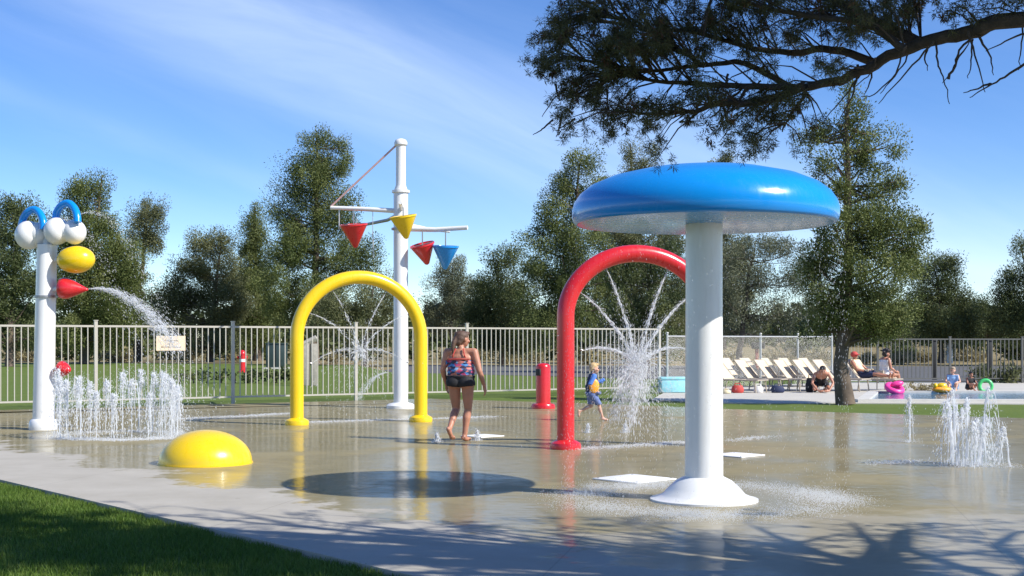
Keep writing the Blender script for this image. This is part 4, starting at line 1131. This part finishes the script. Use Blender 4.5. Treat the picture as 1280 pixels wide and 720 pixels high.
class Fig:
    """skeleton in local metres: x right, y forward, z up"""
    def __init__(s, root, heading, sx=1.0, scale=1.0):
        s.root = root; s.o = Vector(root.location); s.m = Matrix.Rotation(heading, 3, 'Z') @ Matrix.Diagonal((sx * scale, scale, scale)); s.sc = scale; s.mb = MB()
        s.inv = s.m.inverted()
    def w(s, p): return s.o + s.m @ Vector(p)
    def loc(s, c): return s.inv @ Vector(c)       # mesh-local (root-relative) -> figure-local
    def limb(s, pts, rad):
        pts = [s.w(p) for p in pts]
        for i in range(len(pts) - 1): s.mb.cap(pts[i], rad[i] * s.sc, pts[i + 1], rad[i + 1] * s.sc, 14)
    def ell(s, c, r, rx=0, ry=0, rz=0):
        rot = s.m @ Euler((R(rx), R(ry), R(rz))).to_matrix()
        s.mb.ell(s.w(c), r, rot, 16, 10)
    def torso(s, pelvis, chest, neck, hips, shs, hipw=.165, waist=.135, chestw=.16, depth=.115, belly=0):
        pelvis, chest, neck = Vector(pelvis), Vector(chest), Vector(neck)
        up = (chest - pelvis).normalized(); rt = (Vector(shs[1]) - Vector(shs[0])).normalized(); fw = up.cross(rt) * 1.0
        N = 9
        ax = [0, .18, .36, .52, .68, .84, 1.0]
        ws = [hipw * .98, hipw * 1.0, waist * 1.05, waist, chestw * .98, chestw * 1.03, chestw * .9]
        ds = [depth * 1.0, depth * 1.08, depth * .98 + belly, depth * .92 + belly * .6, depth * 1.0, depth * .98, depth * .75]
        p1 = chest + (chest - pelvis) * .3
        for a_, w_, d_ in zip(ax, ws, ds):
            c = pelvis.lerp(p1, a_)
            mrot = Matrix((rt, fw, up)).transposed()
            s.mb.ell(s.w(c), (w_ * 1, d_, .10), s.m @ mrot, 18, 10)
        for sh in shs: s.limb([neck.lerp(chest, .35), sh], [.06, .058])
        for h in hips: s.ell(h, (.088, .105, .10))
        s.limb([chest, neck], [.08, .052])
    def arm(s, sh, el, wr, hand_dir, side, r=1.0, curl=.4):
        s.limb([sh, Vector(sh).lerp(Vector(el), .5), el], [.054 * r, .047 * r, .037 * r])
        s.limb([el, Vector(el).lerp(Vector(wr), .35), wr], [.037 * r, .037 * r, .024 * r])
        wr = Vector(wr); hd = Vector(hand_dir).normalized()
        inn = Vector((-side, 0, 0)); inn = (inn - hd * inn.dot(hd)).normalized()   # palm normal (inwards)
        ac = hd.cross(inn).normalized()
        s.limb([wr, wr + hd * .075], [.024, .028])
        for o in (-.022, 0, .022): s.limb([wr + hd * .03 + ac * o * .7, wr + hd * .09 + ac * o], [.014, .013])
        for i, (o, ln) in enumerate(((-.030, .062), (-.010, .074), (.010, .078), (.030, .068))):
            b0 = wr + hd * .088 + ac * o; b1 = b0 + (hd * (1 - curl * .3) + inn * curl * .5).normalized() * ln * .5; b2 = b1 + (hd * (1 - curl) + inn * curl).normalized() * ln * .5
            s.limb([b0, b1, b2], [.0095, .009, .0075])
        fwd = ac if ac.y > 0 else -ac
        t0 = wr + hd * .03 + fwd * .028; t1 = t0 + (hd * .6 + fwd * .7 + inn * .3).normalized() * .04; t2 = t1 + (hd * .85 + fwd * .3 + inn * .3).normalized() * .03
        s.limb([t0, t1, t2], [.012, .0105, .0085])
    def leg(s, hip, kn, an, toe, r=1.0):
        hip, kn, an, toe = map(Vector, (hip, kn, an, toe))
        s.limb([hip, hip.lerp(kn, .45), kn], [.092 * r, .078 * r, .053 * r])
        cdir = (kn - an).normalized()
        back = (an - toe); back = (back - cdir * back.dot(cdir)).normalized()
        s.limb([kn, kn.lerp(an, .3) + back * .014, kn.lerp(an, .65) + back * .004, an], [.052 * r, .056 * r, .042 * r, .034 * r])
        f = (toe - an).normalized(); side = f.cross(cdir).normalized()
        heel = an - f * .04 - cdir * .045
        s.limb([an, heel], [.036, .034])
        s.limb([heel, an + f * .05 - cdir * .03, toe], [.033, .036, .026])
        s.limb([an, an + f * .10 - cdir * .03], [.034, .028])
        for i, o in enumerate((-.03, -.015, 0, .015, .03)):
            b = toe + side * o; s.limb([b - f * .03, b + f * (.022 - abs(o) * .3)], [.014, .010])
    def head(s, c, face, up=(0, 0, 1), sc=1.0):
        c = Vector(c); f = Vector(face).normalized(); u = Vector(up); u = (u - f * u.dot(f)).normalized(); rt = f.cross(u)
        B = Matrix((rt, f, u)).transposed(); s.hb = (c, rt, f, u, sc)
        def e(x, y, z, r):
            s.mb.ell(s.w(c + (rt * x + f * y + u * z) * sc), tuple(q_ * sc * s.sc for q_ in r), s.m @ B * (1 / s.sc), 16, 12)
        e(0, -.012, .025, (.076, .095, .092)); e(0, .03, -.03, (.060, .066, .085)); e(0, .052, -.085, (.035, .035, .028))
        e(0, .098, -.02, (.013, .02, .028)); e(0, .105, -.032, (.014, .014, .011)); e(0, .085, -.062, (.025, .014, .009))
        for sd in (-1, 1): e(sd * .076, -.005, -.012, (.012, .022, .034)); e(sd * .045, .065, -.03, (.025, .02, .025))
    def eyes(s):
        c, rt, f, u, sc = s.hb; m = MB()
        for sd in (-1, 1): m.ell(s.w(c + (rt * sd * .031 + f * .086 + u * .008) * sc), .011 * sc, None, 10, 6)
        m.build('eye', M['eye'], s.root)
    def hair(s, mat, style='short', voxel=.012):
        c, rt, f, u, sc = s.hb; m = MB()
        B = s.m @ Matrix((rt, f, u)).transposed()
        E = lambda x, y, z, r: m.ell(s.w(c + (rt * x + f * y + u * z) * sc), tuple(q_ * sc * s.sc for q_ in r), B * (1 / s.sc), 16, 12)
        E(0, -.026, .045, (.088, .098, .086)); E(0, -.05, 0, (.086, .075, .085)); E(0, .045, .092, (.062, .05, .034))
        if style in ('long', 'tail'): E(0, -.075, -.05, (.07, .05, .07))
        if style == 'tail':
            pts = [c + (f * -.10 + u * .0) * sc, c + (f * -.135 + u * -.07) * sc, c + (f * -.14 + u * -.16) * sc, c + (f * -.125 + u * -.25) * sc]
            W_ = [s.w(p) for p in pts]
            for i in range(3): m.cap(W_[i], (.04, .038, .03, .014)[i], W_[i + 1], (.04, .038, .03, .014)[i + 1], 12)
        if style == 'long':
            for x in (-.06, -.02, .02, .06): E(x, -.07, -.10, (.035, .035, .12))
        if style == 'curly':
            for _ in range(40):
                v = rng.normal(size=3); v /= np.linalg.norm(v)
                if v[1] > .45 and v[2] < .3: continue
                E(v[0] * .10, v[1] * .11 - .02, v[2] * .11 + .03, (.035, .035, .035))
        o = bake_body(m, voxel, 'hair', M[mat], s.root, 1)
        return o
    def body(s, mat, voxel=.011): return bake_body(s.mb, voxel, 'body', M[mat], s.root)

# walking woman
wp = G(576, 551.5)
w = empty('person', wp, 'woman in a printed swim top and black bottoms walking away across the wet pad', 'person')
f = Fig(w, R(-14), 1.2)
f.torso((0, 0, .92), (0, .01, 1.24), (0, .0, 1.43), [(-.095, 0, .88), (.095, 0, .88)], [(-.17, .0, 1.37), (.17, .0, 1.37)], .182, .168, .168, .13, .025)
f.ell((-.075, -.06, .90), (.10, .095, .10)); f.ell((.075, -.06, .90), (.10, .095, .10))
f.leg((.09, 0, .88), (.085, .05, .48), (.05, .0, .085), (.075, .13, .03), 1.12)
f.leg((-.09, 0, .88), (-.085, .10, .48), (-.10, -.20, .20), (-.085, -.10, .05), 1.12)
f.arm((.18, .0, 1.365), (.255, -.04, 1.08), (.30, .05, .85), (.12, .15, -1), 1, 1.15)
f.arm((-.18, .0, 1.365), (-.235, -.02, 1.09), (-.225, .12, .87), (.05, .3, -1), -1, 1.15)
f.head((.015, .03, 1.565), (.62, .75, -.12), (0, .05, 1))
bd = f.body('skin_tan', .0095)
def L_(fn): return lambda c: fn(f.loc(c))
garment(bd, L_(lambda p: 1.01 < p.z < 1.24 + max(0, p.y) * .9 and abs(p.x) < .19 and not (p.x > .17 and p.z < 1.1)), .007, 'swim_top', M['swim'], w)
garment(bd, L_(lambda p: .835 + abs(p.x) * .12 - (.0) < p.z < 1.0 and abs(p.x) < .205), .008, 'swim_bottoms', M['black'], w)
st = MB()
for sd in (-1, 1): st.tube([f.w((sd * .10, -.05, 1.23)), f.w((sd * .075, -.115, 1.32)), f.w((sd * .05, -.075, 1.42))], .010, 6)
st.tube([f.w((-.14, -.10, 1.255)), f.w((0, -.135, 1.26)), f.w((.14, -.10, 1.255))], .011, 6)
st.build('strap', M['redcloth'], w)
f.eyes(); f.hair('hair_brown', 'tail')

# running child
cp = G(739, 526)
c_ = empty('person', cp, 'small blond child in blue swim shirt with orange float patch running past the red arch', 'person')
f = Fig(c_, R(-78), 1.0, .70)
f.torso((0, 0, .78), (0, .03, 1.08), (0, .05, 1.28), [(-.075, 0, .74), (.075, 0, .74)], [(-.145, .04, 1.22), (.145, .04, 1.22)], .15, .145, .155, .135, .03)
f.leg((.08, 0, .74), (.08, .20, .44), (.08, .30, .09), (.08, .44, .03), .95)
f.leg((-.08, 0, .74), (-.08, .02, .40), (-.08, -.30, .26), (-.08, -.32, .12), .95)
f.arm((.155, .04, 1.22), (.20, -.10, .98), (.19, .08, .85), (0, .7, -.6), 1, .95)
f.arm((-.155, .04, 1.22), (-.20, .12, .98), (-.18, .28, 1.06), (0, .8, .4), -1, .95)
f.head((0, .09, 1.44), (.15, 1, -.12), (0, 0, 1), 1.22)
bd = f.body('skin_fair', .010)
garment(bd, L_(lambda p: .78 < p.z < 1.29 and abs(p.x) < .165 and p.y < .2), .012, 'swim_shirt', M['navy'], c_)
garment(bd, L_(lambda p: p.z > 1.0 and .135 < abs(p.x) < .26 and 1.0 < p.z < 1.3), .013, 'sleeve', M['bluecloth'], c_)
garment(bd, L_(lambda p: .45 < p.z < .79 and abs(p.x) < .22 and p.y > -.16), .016, 'swim_shorts', M['shorts'], c_)
fp = MB(); fp.ell(f.w((.19, .03, .96)), (.10, .035, .14), f.m @ Euler((0, 0, R(88))).to_matrix() * (1 / .7), 16, 10); fp.build('float_patch', M['orange_v'], c_)
f.eyes(); f.hair('hair_blond', 'short')

# sunbather crouched on folded arms by the trunk
s1 = empty('person', P(1027, 490, 37.8).xyz * 1, 'dark haired sunbather crouching on the deck left of the juniper trunk', 'person')
s1.location.z = 0
f = Fig(s1, R(176), 1.1)
f.torso((0, -.30, .30), (0, -.02, .52), (0, .12, .58), [(-.09, -.30, .28), (.09, -.30, .28)], [(-.17, .05, .55), (.17, .05, .55)])
for sd in (-1, 1):
    f.leg((sd * .10, -.30, .28), (sd * .20, .05, .10), (sd * .14, -.38, .08), (sd * .14, -.52, .04))
    f.arm((sd * .18, .05, .54), (sd * .28, .18, .28), (sd * .14, .36, .06), (-sd * .9, .5, 0), sd)
f.head((0, .20, .66), (0, .9, -.45), (0, .3, .9))
bd = f.body('skin_tan', .013)
garment(bd, L_(lambda p: p.z > .16 and p.y < -.02 and abs(p.x) < .19), .012, 'swimsuit', M['black'], s1)
f.eyes(); f.hair('hair_dark', 'long', .014)

# sunbather with a red cap reclining on the lounger right of the trunk
pt = G(1083, 488); s2 = empty('person', (pt.x + .02, pt.y + .10, .0), 'sunbather in a red cap reclining on the lounger right of the trunk', 'person')
f = Fig(s2, R(-132), 1.1)
f.torso((0, -.10, .48), (0, -.32, .76), (0, -.40, .93), [(-.09, -.08, .47), (.09, -.08, .47)], [(-.18, -.36, .88), (.18, -.36, .88)])
for sd in (-1, 1):
    f.leg((sd * .09, -.05, .47), (sd * .10, .38, .50), (sd * .09, .78, .45), (sd * .09, .84, .55))
    f.arm((sd * .18, -.36, .87), (sd * .27, -.14, .64), (sd * .16, .08, .60), (-sd * .3, .9, 0), sd)
f.head((0, -.40, 1.06), (0.35, .9, -.1), (0, 0, 1))
bd = f.body('skin_tan', .013)
garment(bd, L_(lambda p: p.y < .16 and p.z > .40 and p.z < .93 and abs(p.x) < .19 and p.y > -.52 and p.z - p.y * -.2 > .62), .012, 'shirt', M['creamcloth'], s2)
garment(bd, L_(lambda p: -.2 < p.y < .3 and p.z < .62 and abs(p.x) < .2), .012, 'shorts', M['navy'], s2)
cm = MB(); hc = f.w((0, -.40, 1.10)); cm.ell(hc, (.115, .12, .10), None, 16, 10); cm.ell(f.w((.04, -.28, 1.10)), (.09, .09, .014), None, 14, 6); cm.build('cap', M['redcloth'], s2)
f.eyes()

# seated woman with dark curly hair
pt = G(1108, 487); s3 = empty('person', (pt.x, pt.y, 0), 'woman with big dark curly hair in a white top sitting by the pool facing right', 'person')
f = Fig(s3, R(-72), 1.1)
f.torso((0, -.10, .50), (0, -.08, .82), (0, -.02, 1.0), [(-.09, -.08, .48), (.09, -.08, .48)], [(-.17, -.05, .95), (.17, -.05, .95)])
for sd in (-1, 1):
    f.leg((sd * .09, -.05, .48), (sd * .10, .36, .46), (sd * .10, .42, .09), (sd * .10, .55, .03))
    f.arm((sd * .18, -.05, .94), (sd * .24, -.02, .68), (sd * .16, .24, .56), (-sd * .2, .9, -.2), sd)
f.head((0, .0, 1.13), (.25, 1, -.15), (0, 0, 1))
bd = f.body('skin_tan', .013)
garment(bd, L_(lambda p: .44 < p.z < .93 and abs(p.x) < .20 and p.y < .12), .012, 'top', M['whitecloth'], s3)
f.eyes(); f.hair('hair_dark', 'curly', .014)
# low stool chair under her
sc_ = empty('deck_chair', (pt.x, pt.y, 0), 'small low deck chair under the curly haired woman', 'chair')
cdir = Matrix.Rotation(R(-72), 3, 'Z'); cw = lambda p: Vector((pt.x, pt.y, 0)) + cdir @ Vector(p)
MB().box(cw((0, 0, .365)), (.48, .46, .03), R(-72)).build('seat', M['sling'], sc_, bevel=.008)
MB().box(cw((0, -.265, .50)), (.46, .025, .2), R(-72)).build('backrest', M['sling'], sc_, bevel=.008)
for sx in (-1, 1):
    for sy in (-1, 1): MB().tube([cw((sx * .21, sy * .2, -.005)), cw((sx * .21, sy * .2, .35))], .016, 8).build('leg', M['frame_tan'], sc_)
    MB().tube([cw((sx * .21, -.24, .35)), cw((sx * .21, -.275, .62))], .014, 8).build('back_post', M['frame_tan'], sc_)

# child at the pool edge in a light blue shirt (seen from behind) and one crouching dark clad
def sitter(px, py, Y, heading, lab, top, hairm, sc, skinm='skin_fair', style='short', low=0):
    p = P(px, py, Y); r = empty('person', (p.x, Y, .0), lab, 'person')
    f = Fig(r, heading, 1.1, sc)
    f.torso((0, -.10, .16), (0, -.04, .48), (0, .02, .67), [(-.09, -.08, .14), (.09, -.08, .14)], [(-.16, 0, .62), (.16, 0, .62)])
    for sd in (-1, 1):
        f.leg((sd * .09, -.04, .14), (sd * .14, .30, .36), (sd * .11, .42, .10), (sd * .11, .55, .04))
        f.arm((sd * .17, 0, .61), (sd * .24, .12, .38), (sd * .14, .34, .36), (-sd * .3, .8, -.2), sd)
    f.head((0, .05, .82), (.2, 1, -.2), (0, 0, 1), 1.1)
    bd = f.body(skinm, .014)
    garment(bd, lambda c: (lambda q_: .12 < q_.z < .64 and abs(q_.x) < .19 and q_.y < .14)(f.loc(c)), .014, 'shirt', M[top], r)
    f.eyes(); f.hair(hairm, style, .014)
sitter(1191, 488, 38.5, R(160), 'fair haired child in a light blue shirt sitting at the pool edge', 'lblue', 'hair_grey', .78)
sitter(1213, 488, 38.8, R(200), 'child in dark clothes sitting at the pool edge left of the green ring', 'black', 'hair_dark', .62, 'skin_tan')

# ------------------------------------------------------------------ pool things
def ring(px, py, Y, R_, r_, mat, name, label, tilt, cat='pool float', handles=None):
    c = P(px, py, Y); o = empty(name, (c.x, Y, c.z - R_), label, cat)
    rot = Euler((R(tilt[0]), 0, R(tilt[1]))).to_matrix(); m = MB()
    pts = [c + rot @ Vector((math.cos(t) * R_, math.sin(t) * R_, 0)) for t in np.linspace(0, 2 * math.pi, 33)]
    m.tube(pts, r_, 14, False); m.build('ring_tube', mat, o)
    vl = MB(); q0 = pts[4] + rot @ Vector((0, 0, r_)); vl.tube([q0, q0 + rot @ Vector((0, 0, .03))], .012, 8); vl.build('valve', M['whitecloth'], o)
    return o
ring(1232, 482.5, 37.6, .17, .055, M['green_v'], 'swim_ring', 'green inflatable ring standing upright at the pool edge', (82, -10))
ro = ring(1118, 485.5, 36.8, .21, .085, M['pink'], 'swim_ring', 'bright pink inflatable lying at the pool edge below the seated woman', (28, 20))
m = MB(); cc = P(1121, 480, 36.9); m.ell(cc, (.2, .12, .09), Euler((0, R(-12), 0)).to_matrix(), 18, 10); m.build('backrest_pillow', M['pink'], ro)
# yellow orange float
o = empty('pool_float', P(1178, 489, 37.2), 'orange and yellow pool float beside the child in light blue', 'pool float')
m = MB(); cc = P(1178, 487, 37.2); m.ell(cc, (.30, .2, .10), None, 20, 10); m.build('float_body', M['orange_v'], o)
m = MB(); m.ell(cc + Vector((-.02, 0, .11)), (.16, .13, .09), None, 16, 10); m.ell(cc + Vector((-.22, -.05, .12)), (.07, .07, .07), None, 12, 8); m.build('head', M['yellow'], o)
# cooler
cc = G(841, 490.5)
o = empty('cooler_box', (cc.x, cc.y, 0), 'pale blue cooler box with a lid standing left of the loungers behind the mushroom pole', 'cooler')
MB().box((cc.x, cc.y, .19), (.78, .45, .37), R(6)).build('body', M['cyan'], o, bevel=.025)
MB().box((cc.x, cc.y, .42), (.81, .48, .08), R(6)).build('lid', M['cyan'], o, bevel=.02)
for sx in (-1, 1): MB().tube([(cc.x + sx * .40, cc.y - .1, .3), (cc.x + sx * .45, cc.y - .08, .27), (cc.x + sx * .45, cc.y + .1, .27), (cc.x + sx * .40, cc.y + .12, .3)], .014, 8).build('handle', M['whitecloth'], o)
# bags and clutter under the loungers
def bag(px, py, Y, sz, mat, label, name='beach_bag'):
    p = P(px, py, Y); o = empty(name, (p.x, Y, 0), label, 'bag')
    m = MB(); m.lathe([(sz[0] * .42, 0), (sz[0] * .5, sz[2] * .15), (sz[0] * .52, sz[2] * .5), (sz[0] * .4, sz[2] * .92), (sz[0] * .36, sz[2])], (p.x, Y, 0), 18, None, (1, sz[1] / sz[0], 1)); m.build('body', mat, o)
    h = MB(); t = [(p.x - sz[0] * .25, Y, sz[2] * .95), (p.x - sz[0] * .2, Y, sz[2] * 1.25), (p.x + sz[0] * .2, Y, sz[2] * 1.25), (p.x + sz[0] * .25, Y, sz[2] * .95)]; h.tube(t, .014, 6); h.build('handle', mat, o)
bag(922, 489, 37.6, (.36, .24, .22), M['redcloth'], 'small dull red beach bag on the deck below the first lounger')
bag(948, 489, 37.7, (.28, .22, .2), M['whitecloth'], 'small white beach bag on the deck below the second lounger')
bag(972, 489, 37.7, (.4, .24, .2), M['navy'], 'dark beach bag on the deck below the third lounger')
bag(1014, 489, 38.2, (.34, .26, .42), M['black'], 'black bag standing left of the crouching sunbather')
bag(908, 491.5, 37.2, (.26, .22, .1), M['creamcloth'], 'low pale yellow towel bag at the left end of the lounger row')

# ------------------------------------------------------------------ things behind the fence
# hydrant-like red marker
hp = Vector((P(303, 440, 62).x, 62, -.03))
o = empty('fire_hydrant', hp, 'red hydrant with a white band on the far lawn right of the fence sign', 'hydrant')
MB().lathe([(.2, 0), (.2, .06), (.15, .1), (.15, .85), (.17, .87), (.17, .92), (.14, 1.0), (.07, 1.08), (.001, 1.1)], hp, 20).build('barrel', M['red'], o)
MB().lathe([(.156, .52), (.156, .66)], hp, 20).build('band', M['plate'], o)
for a in (0, 180): MB().lathe([(.07, .12), (.07, .2), (.085, .2), (.085, .24), (.02, .25)], hp + Vector((0, 0, .74)), 14, Euler((0, R(90), R(a))).to_matrix()).build('outlet', M['red'], o)
# dark green utility cabinet
up = P(346, 448, 70); up.z = 0
o = empty('utility_cabinet', up, 'dark green utility cabinet behind the fence just left of the yellow arch', 'cabinet')
MB().box(up + Vector((0, 0, .68)), (1.1, .8, 1.3), R(5)).build('body', M['dkgreen'], o, bevel=.02)
MB().box(up + Vector((0, 0, 1.36)), (1.18, .88, .06), R(5)).build('lid', M['dkgreen'], o, bevel=.01)
MB().box(up + Vector((0, 0, -.0)), (1.3, 1.0, .12), R(5)).build('plinth', M['coping'], o)
MB().box(up + Vector((.02, -.412, .7)), (.03, .02, 1.15), R(5)).build('door_seam', M['blackrub'], o)
# pale weathered posts seen through the arch
o = empty('timber_stand', G(388, 481), 'pale weathered timber posts with a sloping top rail seen through the yellow arch', 'post')
b_ = G(388, 481); s_ = b_.y / F
for dx in (-5, 5): MB().box(b_ + Vector((dx * s_, 0, .70)), (.22, .2, 1.45), 0).build('post', M['wood'], o, bevel=.01)
MB().tube([b_ + Vector((-8 * s_, 0, 1.40)), b_ + Vector((8 * s_, 0, 1.62))], .11, 8).build('rail', M['wood'], o)
# rust red post behind the chain link
p = P(946, 455, 52); p.z = 0
o = empty('marker_post', p, 'rust red post with a small dark box behind the chain link fence', 'post')
MB().box(p + Vector((0, 0, .6)), (.12, .12, 1.2)).build('post', M['rust'], o, bevel=.008)
MB().box(p + Vector((.05, -.01, 1.32)), (.5, .3, .26)).build('box', M['blackrub'], o, bevel=.03)
# dark posts behind the right fence
for px, lb in ((1168, 'dark square post standing behind the right fence below the pointed conifer'), (1237, 'dark square post standing behind the right fence above the green ring')):
    p = P(px, 460, 50); p.z = 0
    o = empty('bollard_post', p, lb, 'post', 'dark posts behind the right fence')
    MB().box(p + Vector((0, 0, .75)), (.17, .17, 1.5)).build('shaft', M['blackrub'], o, bevel=.02)
    MB().box(p + Vector((0, 0, 1.53)), (.21, .21, .06)).build('post_cap', M['blackrub'], o, bevel=.01)
p = P(1187, 460, 88); p.z = 0
o = empty('marker_post', p, 'small white marker post in the dry field behind the right fence', 'post')
MB().box(p + Vector((0, 0, .8)), (.4, .2, 1.7)).build('post', M['plate'], o, bevel=.03)
MB().box(p + Vector((0, -.11, 1.3)), (.25, .02, .25)).build('reflector', M['steel'], o)

# ------------------------------------------------------------------ camera, sun, sky
cam = bpy.data.cameras.new('camera'); co_ = bpy.data.objects.new('camera', cam); COL.objects.link(co_)
co_.location = (0, 0, H0); co_.rotation_euler = (R(90), 0, 0)
cam.sensor_width = 36; cam.lens = F / 1280 * 36; cam.shift_y = (CY - 360) / 1280
cam.clip_start = .05; cam.clip_end = 6000
scene.camera = co_

sun_h = Vector((.897, -.442)); elev = R(40)
sd = Vector((sun_h.x * math.cos(elev), sun_h.y * math.cos(elev), math.sin(elev)))
sl = bpy.data.lights.new('sun', 'SUN'); sl.energy = 4.8; sl.angle = R(.53); sl.color = (1, .955, .88)
so = bpy.data.objects.new('sun', sl); COL.objects.link(so); so.rotation_euler = sd.to_track_quat('Z', 'Y').to_euler(); so.location = (20, -10, 30)

wd = bpy.data.worlds.new('World'); scene.world = wd; wd.use_nodes = True
nt = wd.node_tree; bg = nt.nodes['Background']
sky = node(nt, 'ShaderNodeTexSky'); sky.sky_type = 'NISHITA'; sky.sun_disc = False
sky.sun_elevation = elev; sky.sun_rotation = math.atan2(sd.x, sd.y)
sky.altitude = 2200; sky.air_density = 1.0; sky.dust_density = 0.0; sky.ozone_density = 2.5
tc = node(nt, 'ShaderNodeTexCoord')
hs = node(nt, 'ShaderNodeHueSaturation'); hs.inputs['Saturation'].default_value = 1.32; hs.inputs['Hue'].default_value = .512; nt.links.new(sky.outputs[0], hs.inputs['Color'])
# cirrus: stretched noise on the sky directions
sep = node(nt, 'ShaderNodeSeparateXYZ'); nt.links.new(tc.outputs['Generated'], sep.inputs[0])
sx_, sz_ = sep.outputs[0], sep.outputs[2]
th_ = R(-19)      # cirrus streaks run down to the right
al = math_(nt, 'ADD', math_(nt, 'MULTIPLY', sx_, math.cos(th_)), math_(nt, 'MULTIPLY', sz_, math.sin(th_)))
ac = math_(nt, 'ADD', math_(nt, 'MULTIPLY', sx_, -math.sin(th_)), math_(nt, 'MULTIPLY', sz_, math.cos(th_)))
cmb = node(nt, 'ShaderNodeCombineXYZ'); nt.links.new(math_(nt, 'MULTIPLY', al, 3.0), cmb.inputs[0]); nt.links.new(math_(nt, 'MULTIPLY', ac, 15.0), cmb.inputs[1]); nt.links.new(sep.outputs[1], cmb.inputs[2])
wz = node(nt, 'ShaderNodeTexNoise'); wz.inputs['Scale'].default_value = 1.0; wz.inputs['Detail'].default_value = 9; wz.inputs['Roughness'].default_value = .55; wz.inputs['Distortion'].default_value = .6
nt.links.new(cmb.outputs[0], wz.inputs['Vector'])
def band(c, w, amp):
    d_ = math_(nt, 'DIVIDE', math_(nt, 'SUBTRACT', ac, c), w)
    return math_(nt, 'MULTIPLY', math_(nt, 'POWER', 2.718, math_(nt, 'MULTIPLY', math_(nt, 'MULTIPLY', d_, d_), -1.0)), amp)
def acx(px, py):
    v = Vector(((px - CX) / F, 1, (CY - py) / F)).normalized()
    return -v.x * math.sin(th_) + v.z * math.cos(th_)
bsum = math_(nt, 'ADD', band(acx(480, 85), .042, .52), math_(nt, 'ADD', band(acx(200, 190), .012, .16), band(acx(1180, 350), .05, .12)))
bsum = math_(nt, 'ADD', bsum, .13)
cl = ramp(nt, wz.outputs['Fac'], [(.15, (0, 0, 0)), (.85, (1, 1, 1))])
cf = math_(nt, 'MULTIPLY', math_(nt, 'MULTIPLY', cl, bsum), .85, True)
skyc = mixc(nt, cf, hs.outputs[0], (6.0, 7.0, 8.4))
nt.links.new(skyc, bg.inputs['Color']); bg.inputs['Strength'].default_value = .122

vs = scene.view_settings
scene.display_settings.display_device = 'sRGB'
vs.view_transform = 'Standard'; vs.look = 'None'; vs.exposure = 0.52; vs.gamma = 1; vs.use_curve_mapping = False
scene.cycles.max_bounces = 8; scene.cycles.transparent_max_bounces = 24
scene.cycles.use_denoising = True
scene.cycles.sample_clamp_indirect = 6
